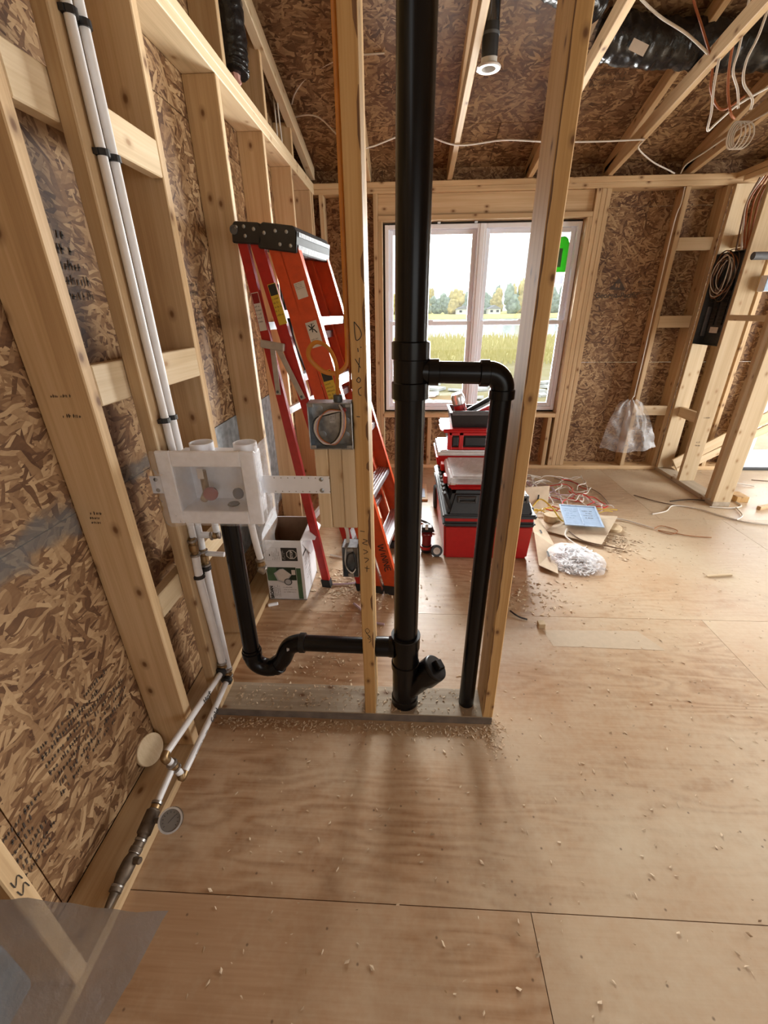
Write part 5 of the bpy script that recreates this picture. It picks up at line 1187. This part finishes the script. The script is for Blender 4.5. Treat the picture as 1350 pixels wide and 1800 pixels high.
k = .90; ti = [bm.verts.new((.486 + (p[0] - .486) * k, 3.15 + (p[1] - 3.15) * k, zt_)) for p in tx]; bi = [bm.verts.new((.485 + (p[0] - .485) * .92, 3.15 + (p[1] - 3.15) * .9, zb + .01)) for p in bx]
for i in range(4):
    j = (i + 1) % 4
    bm.faces.new((vb[i], vb[j], vt[j], vt[i])); bm.faces.new((vt[i], vt[j], ti[j], ti[i])); bm.faces.new((ti[i], ti[j], bi[j], bi[i]))
bm.faces.new(vb[::-1]); bm.faces.new(bi)
finish(bm, 'tray_shell', BLACK, tr_); 
ring('tray_rim', CAPGREY, tr_, .306, .666, .842, .850, .02, 2.992, 3.006)
im = thing('cordless_driver', 'red cordless driver standing nose up in the black tray', 'drill', (.40, 3.13, .75))
d_ = V((-.30, -.05, .95)).normalized()
b0 = V((.418, 3.12, .778))
lathe('motor_housing', RED_TOOL, im, [(0, .026), (.01, .040), (.055, .044), (.10, .043), (.115, .040)], b0, d_, 18)
lathe('grey_nose', ALU, im, [(.112, .040), (.12, .046), (.168, .046), (.178, .042), (.192, .036), (.196, .018)], b0, d_, 18)
box('vent_window', BLACK, im, -.014, .014, -.002, .002, -.012, .012, .001, 1, frameM(b0 + d_ * .075 + V((.012, -.036, .004)), (1, 0, 0), (0, 1, 0), d_))
beam('grip', im, b0 + d_ * .04 + V((.02, 0, 0)), b0 + V((.13, .03, .03)), .034, .042, (0, 0, 1), BLACK, .008)
for i, (nm, lb, P0_, P1_, w_, d2, m_) in enumerate([('hand_saw', 'black and steel hand tool leaning across the tray to the right', (.44, 3.05, .845), (.62, 3.10, .935), .02, .045, BLACK), ('pry_bar', 'steel bar lying beside the black hand tool in the tray', (.455, 3.03, .842), (.61, 3.07, .915), .008, .016, GALV), ('red_tool', 'red handled tool lying at the bottom of the black tray', (.47, 3.10, .80), (.63, 3.16, .86), .03, .04, RED_TOOL)]):
    t = thing(nm, lb, 'tool', P0_); beam('shaft', t, P0_, P1_, w_, d2, (0, 0, 1), m_, .004); beam('edge', t, V(P0_) + V((0, -.004, d2 * .5)), V(P1_) + V((0, -.004, d2 * .5)), .004, .004, (0, 0, 1), GALV, .001)
# small red light and tape on the floor
wk = thing('work_light', 'small red and black work light standing on the floor between stack pipe and tool chest', 'flashlight', (.155, 2.52, 0))
lathe('body', HANDLE_RED, wk, [(.055, .026), (.06, .031), (.12, .031), (.135, .036), (.14, .030)], (.152, 2.53, 0), (0, 0, 1), 18)
lathe('lens_end', BLACK, wk, [(0, .030), (.012, .038), (.045, .040), (.058, .028)], (.152, 2.53, 0), (0, 0, 1), 18); lathe('red_collar', RED_TOOL, wk, [(.030, .041), (.036, .043), (.046, .043), (.05, .040)], (.152, 2.53, 0), (0, 0, 1), 18)
box('battery', BLACK, wk, .118, .19, 2.545, 2.60, .10, .175, .006); box('hook', ALU, wk, .140, .160, 2.54, 2.55, .16, .205, .002)
tpm = thing('tape_roll', 'black tape roll with pale face leaning at the foot of the chest', 'tape', (.215, 2.47, .0))
td = V((.15, -.9, .35)).normalized()
lathe('roll', BLACK, tpm, [(0, .036), (.004, .040), (.026, .040), (.030, .036)], V((.216, 2.475, .040)) - td * .015, td, 24); lathe('face', LBL_WHITE, tpm, [(0, .024), (.001, .024)], V((.216, 2.475, .040)) + td * .0152, td, 20)
# black cord end and blue print on the floor behind the stack
tag(tube('black_cable_end', BLACK, None, [(.11, 3.0, .012), (.17, 2.93, .02), (.20, 2.85, .03), (.215, 2.80, .012)], .010, 8, 4), 'short black cable end lying on the floor left of the tool chest', 'cable')
tag(box('plywood_offcut', WOOD_PALE, None, -.20, .20, 3.38, 3.75, .0, .018, .002), 'flat pale plywood offcut on the floor behind the drain stack', 'offcut')
tag(box('blue_leaflet', BLUE_SHEET, None, -.05, .18, 3.42, 3.62, .0185, .022, .001), 'blue leaflet lying on the plywood offcut', 'leaflet')
# short boards by the ladder
for i, (x, y, a) in enumerate([(-.34, 2.95, .1), (-.12, 3.02, .12)]):
    tag(box('board_offcut', WOOD_PALE, None, -.10, .10, -.20, .20, 0, .11, .004, 1, Matrix.Translation((x, y, 0)) @ Matrix.Rotation(a, 4, 'Z')), ['short pale board offcut on the floor behind the ladders, the one by the wall', 'short pale board offcut on the floor behind the ladders, the one by the window'][i], 'offcut')

# ================================================================== LITTER ON THE FLOOR
def sheetpoly(name, mat, pts, t, label, cat, group=None):
    bm = bmesh.new(); f = bm.faces.new([bm.verts.new(p) for p in pts]); bmesh.ops.recalc_face_normals(bm, faces=bm.faces)
    n = f.normal.copy() if f.normal.z > 0 else -f.normal
    bm.faces.ensure_lookup_table(); r = bmesh.ops.extrude_face_region(bm, geom=[bm.faces[0]])
    for g in r['geom']:
        if isinstance(g, bmesh.types.BMVert): g.co += n * t
    return tag(finish(bm, name, mat), label, cat, group)
fc = thing('flattened_carton', 'flattened brown carton leaning along the right side of the tool chest', 'cardboard', (.9, 2.6, 0))
def fpiece(pts, t=.004, m=CARD):
    bm = bmesh.new(); f = bm.faces.new([bm.verts.new(p) for p in pts]); n = (V(pts[1]) - V(pts[0])).cross(V(pts[2]) - V(pts[0])).normalized()
    r = bmesh.ops.extrude_face_region(bm, geom=[f])
    for g in r['geom']:
        if isinstance(g, bmesh.types.BMVert): g.co += n * t
    return finish(bm, 'carton_panel', m, fc)
fpiece([(.858, 2.34, .022), (.955, 2.26, .012), (1.045, 2.58, .012), (.905, 2.66, .085)])
fpiece([(.900, 2.665, .086), (1.040, 2.585, .012), (1.05, 2.83, .012), (.925, 2.86, .12)])
fpiece([(.925, 2.865, .121), (1.048, 2.835, .012), (1.05, 3.02, .012), (.945, 3.02, .13)])
fpiece([(.93, 3.02, .10), (1.11, 3.06, .10), (1.13, 3.14, .25), (.92, 3.10, .25)], .004, CARD)
def cmark(p, q, w): 
    return beam('carton_mark', fc, p, q, .001, w, (1, 0, 0), INK, 0)
for p, q in [((.945, 2.42, .0405), (.952, 2.49, .0415)), ((.972, 2.70, .0635), (.975, 2.75, .064)), ((1.03, 3.062, .15), (1.035, 3.075, .20))]: cmark(p, q, .012)
sheetpoly('cardboard_sheet', CARD, [(1.05, 2.83, .012), (1.36, 2.62, .012), (1.64, 3.02, .045), (1.30, 3.12, .014)], .005, 'flat brown cardboard sheet on the floor under the blue tray', 'cardboard')
bl = thing('plastic_tray', 'pale blue rectangular plastic tray lying on cardboard on the floor', 'tray', (1.34, 2.98, .06))
MBl = Matrix.Translation((1.335, 2.965, .075)) @ Matrix.Rotation(radians(-8), 4, 'Z') @ Matrix.Rotation(radians(7), 4, 'X')
box('panel', BLUE_SHEET, bl, -.135, .135, -.145, .145, 0, .005, .002, 1, MBl)
ring_ = bmesh.new()
for a in [(-.135, .135, -.145, -.135), (-.135, .135, .135, .145), (-.135, -.125, -.135, .135), (.125, .135, -.135, .135), (-.003, .003, -.12, .12)]: add_box(ring_, *a, .005, .009, 0, 1, MBl)
finish(ring_, 'raised_border', mat_plain('blue_border', (.45, .58, .76), .4), bl)
stamp('moulded_print', mat_plain('dark_blue_print', (.14, .22, .36), .5), bl, MBl @ Matrix.Translation((-.11, .08, .0055)), 5, .09, .012, .02, 111); stamp('moulded_print', INK_FADE, bl, MBl @ Matrix.Translation((.02, .06, .0055)), 4, .09, .012, .02, 112)
for i, (x, y, r_, z0, h, lb) in enumerate([(1.145, 3.03, .056, 0.0, .055, 'thick round wood plug on the carton between chest and blue tray'), (1.56, 2.90, .062, 0, .024, 'flat round wood plug on the floor to the right of the blue tray')]):
    tag(lathe('wood_plug', WOOD_PALE, None, [(0, r_ - .003), (.003, r_), (h - .003, r_), (h, r_ - .003)], (x, y, z0), (0, 0, 1), 28), lb, 'wood plug')
rnl = random.Random(5)
def wander(c, L, n, z=.008, a0=None, curl=.9):
    a = rnl.uniform(0, 6.28) if a0 is None else a0; p = V((c[0], c[1], z)); out = [p.copy()]
    for i in range(n):
        a += rnl.uniform(-curl, curl); p = p + V((cos(a), sin(a), 0)) * L / n; p.z = z + rnl.uniform(0, .035); out.append(p.copy())
    return out
wires = [('white', ROMEX_W, .0045, 24), ('lilac', WIRE_LILAC, .0036, 9), ('red', WIRE_RED, .0042, 9), ('yellow', WIRE_YEL, .0044, 7)]
for col_, m_, r_, n_ in wires:
    for i in range(n_):
        cx = {'white': (1.05, 1.55, 3.25, 3.75), 'lilac': (1.08, 1.42, 3.28, 3.6), 'red': (1.25, 1.55, 3.12, 3.40), 'yellow': (1.10, 1.35, 3.10, 3.35)}[col_]
        pts = wander((rnl.uniform(cx[0], cx[1]), rnl.uniform(cx[2], cx[3])), rnl.uniform(.35, .75), 7, .008 + .008 * (i % 4), None, 1.15)
        pts = [V((min(max(p.x, 1.0), 1.68), min(max(p.y, 3.13), 3.9), p.z)) for p in pts]
        tag(tube('wire_scrap', m_, None, pts, r_, 6, 4), {'white': 'white cable scrap in the tangle behind the blue tray', 'lilac': 'lilac-grey wire scrap in the tangle behind the blue tray', 'red': 'red wire scrap in the tangle behind the blue tray', 'yellow': 'yellow wire scrap in the tangle near the chest'}[col_], 'wire', col_ + ' wire scraps in the tangle on the floor')
singles = [
 ('yellow cable bent from the tool chest towards the round plug', WIRE_YEL, .006, [(.98, 3.02, .12), (1.05, 3.06, .17), (1.13, 3.0, .12), (1.2, 2.95, .04), (1.33, 3.02, .012)]),
 ('white cable curving under the front edge of the blue tray', ROMEX_W, .006, [(1.20, 2.84, .03), (1.16, 2.74, .02), (1.20, 2.60, .02), (1.24, 2.52, .02)]),
 ('thin brown wire in front of the blue tray', WIRE_BROWN, .004, [(1.20, 2.80, .03), (1.26, 2.68, .02), (1.42, 2.60, .018), (1.50, 2.58, .012)]),
 ('white cable running right from the blue tray to an orange loop', ROMEX_W, .0055, [(1.52, 3.06, .02), (1.68, 3.05, .012), (1.78, 2.98, .010), (1.86, 2.90, .010)]),
 ('thin brown wire arched on the floor behind the tangle', WIRE_BROWN, .0035, [(1.45, 3.95, .006), (1.62, 3.82, .008), (1.73, 3.6, .008), (1.72, 3.35, .006)]),
 ('straight dark wire on the floor toward the short wall', WIRE_BROWN, .004, [(2.02, 3.55, .005), (2.16, 3.40, .006), (2.30, 3.33, .005)]),
 ('short dark wire lying crosswise on the bright floor', INK_FADE, .005, [(2.26, 3.42, .006), (2.46, 3.45, .012), (2.66, 3.40, .006)]),
 ('long pale cable snaking over the floor at the right', ROMEX_W, .005, [(1.98, 3.16, .006), (2.12, 3.22, .006), (2.24, 3.33, .007), (2.40, 3.27, .007), (2.52, 3.12, .006), (2.66, 3.02, .006), (2.86, 3.00, .006)]),
 ('pale cable bit crossing the long snaking cable', ROMEX_W, .005, [(2.56, 3.06, .014), (2.66, 3.14, .010), (2.70, 3.24, .010), (2.72, 3.30, .008)]),
 ('thin orange wire loop on the floor right of the flat plug', COPPER, .003, [(1.86, 2.90, .006), (1.94, 2.95, .008), (2.02, 2.88, .006), (1.94, 2.82, .006), (1.88, 2.88, .006), (2.06, 2.80, .006), (2.2, 2.78, .006)]),
 ('white cable arched over the floor inside the short wall', ROMEX_W, .006, [(2.76, 3.62, .006), (2.80, 3.75, .02), (2.98, 3.82, .03), (3.2, 3.78, .01)]),
 ('white cable looped at the foot of the short wall end', ROMEX_W, .006, [(2.52, 3.315, .006), (2.66, 3.29, .007), (2.78, 3.33, .007), (2.80, 3.42, .007)]),
 ('thin dark wire on the bright floor by the sliding door', WIRE_BROWN, .004, [(3.1, 3.35, .005), (3.26, 3.28, .006), (3.38, 3.20, .005)]),
 ('dark wire lying before the sliding door threshold', WIRE_BROWN, .004, [(3.3, 3.95, .005), (3.5, 3.90, .006), (3.7, 3.82, .005)]),
 ('pinkish cable lying on the floor by the red ladder foot', WIRE_LILAC, .006, [(-.43, 2.11, .008), (-.30, 2.13, .008), (-.20, 2.20, .008), (-.05, 2.22, .008)]),
 ('white cable behind the ladder feet running to the card box', ROMEX_W, .006, [(-.50, 2.45, .008), (-.36, 2.42, .008), (-.22, 2.52, .008), (-.02, 2.60, .008)]),
 ('short pink cable end by the middle stud foot', WIRE_LILAC, .0065, [(-.28, 1.93, .008), (-.22, 1.86, .008), (-.16, 1.78, .008), (-.10, 1.76, .008)]),
]
for lb, m_, r_, pts in singles: tag(tube('wire_scrap' if 'wire' in lb else 'cable_scrap', m_, None, pts, r_, 6, 5), lb, 'cable' if 'cable' in lb else 'wire')
tag(tube('black_strap_scrap', BLACK, None, [(.585, 1.90, .006), (.60, 1.86, .014), (.625, 1.84, .010), (.66, 1.83, .006)], .006, 6, 4, .5), 'short black bent strap on the floor beside the right-hand stud', 'strap')
tag(box('wood_block', WOOD_PALE, None, .70, .735, 1.765, 1.80, 0, .028, .002), 'tiny pale wood block on the floor near the black strap', 'offcut')
tag(box('white_pipe_offcut', PVC, None, -.028, .028, -.009, .009, 0, .016, .004, 1, Matrix.Translation((-.735, 1.905, 0)) @ Matrix.Rotation(.35, 4, 'Z')), 'short white tube offcut on the floor in front of the carton', 'offcut')
tag(beam('wood_sliver', None, (1.86, 2.28, .005), (2.02, 2.30, .006), .018, .010, (0, 0, 1), WOOD_PALE), 'long pale wood sliver on the bright floor', 'offcut')
tag(beam('wood_offcut', None, (2.88, 3.28, .015), (3.08, 3.36, .015), .03, .03, (0, 0, 1), WOOD), 'small wood stick on the floor right of the short wall', 'offcut')
tag(box('brown_offcut', WOOD_YEL, None, 2.80, 2.90, 3.42, 3.55, 0, .05, .003), 'brown wood offcut behind the end post of the short wall', 'offcut')
# bag of white clips
bgc = thing('bag_of_clips', 'clear bag of white plastic clips lying on the floor before the blue tray', 'bag', (1.15, 2.45, 0))
bm = bmesh.new()
for i in range(420):
    a = rnl.uniform(0, 6.28); r_ = sqrt(rnl.random()); x = 1.10 + cos(a) * r_ * .155 + (.05 if rnl.random() < .3 else 0); y = 2.45 + sin(a) * r_ * .18
    z = .006 + rnl.random() * .05 * (1 - r_ * r_)
    add_box(bm, -.020, .020, -.0045, .0045, -.003, .003, 0, 1, Matrix.Translation((x, y, z)) @ Matrix.Rotation(rnl.uniform(0, 3.1), 4, 'Z') @ Matrix.Rotation(rnl.uniform(-.7, .7), 4, 'X'))
o = finish(bm, 'clips', CLIPW, bgc); o['kind'] = 'stuff'
def bagf(u, v):
    a = u * 2 * pi; r_ = v * (.235 + .05 * nz(cos(a), sin(a), 1.8, 4))
    return V((1.11 + cos(a) * r_ * .82, 2.45 + sin(a) * r_ * .92, .008 + (.062 + .03 * nz(u * 3, v, 4, 2)) * (1 - v * v) + .012 * abs(nz(cos(a) * 2, sin(a) * 2 + v, 3, 5))))
cloth('bag_film', FILM_BAG, bgc, bagf, 40, 12)
# sawdust and shavings
def chips(name, n, fn, label, smin=.004, smax=.014, seed=1):
    rn = random.Random(seed); bm = bmesh.new()
    for i in range(n):
        x, y, z = fn(rn); s = rn.uniform(smin, smax); a = rn.uniform(0, 6.28); w = s * rn.uniform(.25, .6); t = rn.uniform(.1, .6)
        M_ = Matrix.Translation((x, y, z + .0015 + w * t * .5)) @ Matrix.Rotation(a, 4, 'Z') @ Matrix.Rotation(t * rn.choice((-1, 1)), 4, 'X')
        v_ = [bm.verts.new(M_ @ V(p)) for p in [(-s, -w, 0), (s * .6, -w * .8, 0), (s, w, s * .3), (-s * .5, w * .9, 0)]]
        bm.faces.new(v_); 
    return tag(finish(bm, name, CHIP), label, 'sawdust', kind='stuff')
g = lambda rn, m, s: rn.gauss(m, s)
chips('sawdust', 900, lambda rn: (rn.uniform(-.74, .36), PY0 - .012 - abs(g(rn, 0, .030)), 0), 'sawdust heaped along the front of the sole plate', .002, .007, 1)
chips('sawdust', 420, lambda rn: (rn.uniform(-.70, .30), rn.uniform(PY0 + .01, PY1 - .01), .0385), 'sawdust scattered on the top of the sole plate', .002, .007, 2)
chips('wood_shavings', 700, lambda rn: (g(rn, -.26, .14), g(rn, 2.12, .12), 0), 'wood shavings under the low device box by the ladder feet', .004, .014, 3)
chips('wood_shavings', 200, lambda rn: (g(rn, .72, .12), g(rn, 2.05, .10), 0), 'wood shavings on the floor in front of the tool chest', .004, .013, 4)
chips('wood_shavings', 260, lambda rn: (g(rn, 1.50, .09), g(rn, 2.68, .10), 0), 'wood shavings beside the bag of clips and flat plug', .005, .016, 5)
chips('wood_shavings', 3000, lambda rn: (rn.uniform(-.6, 3.4), rn.uniform(.1, 3.9), 0), 'wood crumbs strewn thinly over the whole plywood floor', .002, .008, 6)
chips('wood_shavings', 220, lambda rn: (.35 + g(rn, 0, .03), g(rn, 1.15, .05), 0), 'wood crumbs at the right end of the sole plate', .002, .006, 7)
chips('wood_shavings', 420, lambda rn: (rn.uniform(1.2, 3.0), YF - abs(g(rn, 0, .05)), 0), 'wood crumbs along the foot of the far wall', .003, .010, 8)
chips('sawdust', 220, lambda rn: (rn.uniform(-.7, -.2), g(rn, 1.5, .12), 0), 'wood crumbs on the floor behind the washer trap', .003, .009, 9)
# diagonal trim boards behind the short wall
dp = thing('trim_boards', 'grooved pale trim board leaning diagonally behind the short wall', 'board', (2.62, 4.05, 0))
beam('board', dp, (2.655, 4.13, .10), (3.62, 4.13, .72), .018, .105, (-.5, 0, .8), WOOD_PALE); beam('board', dp, (2.70, 4.128, .03), (3.68, 4.128, .62), .020, .075, (-.5, 0, .8), WOOD_PALE)

# ================================================================== UNDER THE ROOF
fv = thing('fan_vent_pipe', 'black vent pipe with white round collar hanging beside a truss chord', 'vent', (.40, 2.98, 2.60))
vx, vy = .405, 2.975
lathe('collar', mat_plain('cream_plastic', (.58, .56, .53), .45, var=.04), fv, [(.045, .036), (.001, .036), (0, .058), (.006, .062), (.012, .058), (.012, .040), (.05, .040), (.05, .036)], (vx, vy, 2.615), (0, 0, 1), 28)
lathe('collar_core', GREYPL, fv, [(.036, .0355), (.040, .0355)], (vx, vy, 2.615), (0, 0, 1), 24)
box('collar_tab', PVC, fv, .345, .37, vy - .03, vy + .03, 2.615, 2.622, .004)
cyl('pipe', BLACK, fv, (vx, vy, 2.66), (vx - .004, 2.955, 2.78), .041, 24); lathe('pipe_band', CAPGREY, fv, [(0, .043), (.006, .0435), (.012, .043)], (vx - .002, vy - .012, 2.735), (0, -.1, 1), 24)
cyl('metal_pipe', mat_plain('dark_chrome', (.10, .10, .105), .18, .9, .1), fv, (vx - .004, 2.955, 2.775), (vx - .01, 2.93, 2.92), .039, 24)
def duct(name, pts, r, label, seed):
    bm = bmesh.new(); P = smooth_path(pts, 26); seg = 28; rings = []; nrm = None
    for i, p in enumerate(P):
        t = (P[min(i + 1, len(P) - 1)] - P[max(i - 1, 0)]).normalized()
        nrm = V((0, 0, 1)) if nrm is None else nrm; nrm = (nrm - t * nrm.dot(t)).normalized(); bn = t.cross(nrm)
        e = min(1, min(i, len(P) - 1 - i) / 3 * .5 + .55)
        rings.append([bm.verts.new(p + (nrm * cos(2 * pi * k / seg) + bn * sin(2 * pi * k / seg)) * r * e * (1 + .012 * sin(i * 2.1 + seed) + .16 * noise.noise(V((i * .35, cos(2 * pi * k / seg) * 2.2, seed + sin(2 * pi * k / seg) * 2.2))))) for k in range(seg)])
    for a, b in zip(rings[:-1], rings[1:]):
        for k in range(seg): bm.faces.new((a[k], a[(k + 1) % seg], b[(k + 1) % seg], b[k]))
    bm.faces.new(rings[0][::-1]); bm.faces.new(rings[-1])
    return tag(finish(bm, name, DUCT, None, True), label, 'duct')
duct('flexible_duct', [(.46, 2.80, 2.93), (.62, 2.86, 2.905), (.80, 2.98, 2.90), (.93, 3.10, 2.895)], .085, 'black foil flexible duct beside the vent pipe under the roof', 3)
duct('flexible_duct', [(1.03, 3.24, 2.84), (1.3, 3.29, 2.82), (1.62, 3.30, 2.805), (2.0, 3.31, 2.79), (2.4, 3.32, 2.80)], .100, 'black foil flexible duct lying across the trusses at the right', 7)
duct('insulated_duct', [(-.835, 2.68, 3.15), (-.835, 2.72, 2.85), (-.838, 2.73, 2.62), (-.842, 2.72, 2.535)], .062, 'black wrapped duct hanging between the gable studs above the left wall', 11)
tag(tube('duct_end_lining', PINK_FG, None, [(-.842, 2.72, 2.545), (-.840, 2.725, 2.518), (-.83, 2.73, 2.50)], .026, 8, 3, 1, lambda t: 1 - .4 * t), 'pinkish insulation end under the black wrapped duct', 'insulation')
tag(box('duct_label', LBL_WHITE, None, -.045, .045, -.002, .002, -.022, .022, 0, 1, Matrix.Translation((1.215, 3.165, 2.752)) @ Matrix.Rotation(.35, 4, 'Y') @ Matrix.Rotation(.5, 4, 'X')), 'torn white label stuck under the black duct', 'label')
zb_ = lambda y: 2.447 + BC * (YF - y)
roofc = [
 ('white cable stapled straight across the truss bottoms', [(-.79, 3.78, zb_(3.78) - .006 + .19), (-.62, 3.76, 2.70), (-.36, 3.76, zb_(3.76) - .006), (.02, 3.76, 2.60), (.33, 3.755, zb_(3.755) - .006), (.65, 3.752, 2.545), (.97, 3.75, zb_(3.75) - .006), (1.3, 3.75, 2.522), (1.59, 3.75, zb_(3.75) - .008)]),
 ('white cable drooping from the truss to the far wall plate', [(1.585, 3.76, 2.522), (1.60, 3.84, 2.500), (1.80, 4.03, 2.470), (1.98, 4.16, 2.452), (2.08, 4.245, 2.447)]),
 ('white cable rising from the far wall plate towards the right truss', [(2.13, 4.25, 2.448), (2.055, 4.05, 2.455), (2.06, 3.85, 2.475), (2.12, 3.65, 2.53), (2.19, 3.5, 2.57)]),
 ('white cable curving up from the gable truss to the roof', [(-.79, 3.72, 2.76), (-.74, 3.65, 2.80), (-.62, 3.55, 2.84), (-.40, 3.45, 2.87), (-.15, 3.42, 2.872)]),
 ('thin white cable hanging beside the gable studs', [(-.83, 3.45, 2.80), (-.84, 3.44, 2.70), (-.835, 3.42, 2.58), (-.83, 3.40, 2.46)]),
 ('thin white cable hanging next to its twin at the gable studs', [(-.80, 3.40, 2.78), (-.815, 3.42, 2.66), (-.82, 3.46, 2.54), (-.82, 3.47, 2.46)]),
 ('white cable running over the black duct to the sloping chord', [(.98, 2.95, 2.93), (1.12, 3.02, 2.875), (1.26, 3.08, 2.83), (1.42, 3.10, 2.77), (1.56, 3.12, 2.70)]),
 ('white cable hanging in a v below the sloping chord', [(1.585, 3.05, 2.70), (1.61, 3.08, 2.56), (1.64, 3.10, 2.46), (1.655, 3.12, 2.385), (1.70, 3.13, 2.42), (1.80, 3.14, 2.50), (2.0, 3.2, 2.60)]),
 ('orange cable from the roof passing behind the sloping chord', [(1.28, 2.95, 2.99), (1.40, 3.08, 2.90), (1.50, 3.12, 2.80), (1.60, 3.13, 2.66), (1.63, 3.14, 2.56), (1.72, 3.15, 2.48), (1.85, 3.2, 2.55)]),
 ('tan cable hanging between the orange cable and the white pair', [(1.62, 3.02, 2.78), (1.66, 3.08, 2.66), (1.71, 3.12, 2.55), (1.76, 3.13, 2.46), (1.80, 3.15, 2.44)]),
 ('white cable hanging in an s, nearer the tan one', [(1.62, 3.0, 2.95), (1.66, 3.04, 2.83), (1.69, 3.08, 2.70), (1.70, 3.1, 2.62), (1.76, 3.12, 2.55), (1.80, 3.14, 2.48)]),
 ('white cable hanging in an s, farthest right of the group', [(1.74, 3.0, 2.86), (1.76, 3.06, 2.74), (1.755, 3.1, 2.66), (1.78, 3.12, 2.58), (1.86, 3.14, 2.52), (1.88, 3.16, 2.48)]),
]
for i, (lb, pts) in enumerate(roofc):
    tag(tube('roof_cable', ROMEX_O if 'orange' in lb else ROMEX_W, None, pts, .0062 if i > 5 else .0048, 8, 6), lb, 'cable')
cc = [V((2.10 + .02 * i, 3.62, 2.50)) for i in range(4)]
for i, c in enumerate(cc):
    tag(tube('coiled_cable', ROMEX_W, None, [c + V((.035 * cos(a) * (1 + .2 * i), .02 * sin(a * .5), .07 * sin(a))) for a in [k * pi / 5 for k in range(11)]], .005, 6, 4), 'white loop of the small cable coil hanging among the trusses beside the flexible duct', 'cable', 'loops of the coil behind the right trusses')

# ================================================================== FILM SHEET at the near left corner
def filmf(u, v):
    x = -.79 + u * (.405 - .17 * v); y = .335 - v * .17 + .012 * nz(u, v, 3, 2) - .02 * u * v
    z = .605 - .16 * v * (.35 + u) + .018 * nz(u, v, 3.5, 4) + .006 * nz(u, v, 11, 6) - .05 * v
    return V((x, y, z))

fs = thing('film_sheet', 'milky plastic film sheet over a boxy shape at the lower left corner', 'plastic sheet', (-.6, .25, .4))
fm = cloth('sheet', FILM_MILKY, fs, filmf, 24, 20)
box('covered_box', mat_plain('blue_grey_box', (.10, .14, .17), .5), fs, -.772, -.66, .16, .30, .40, .55, .01)
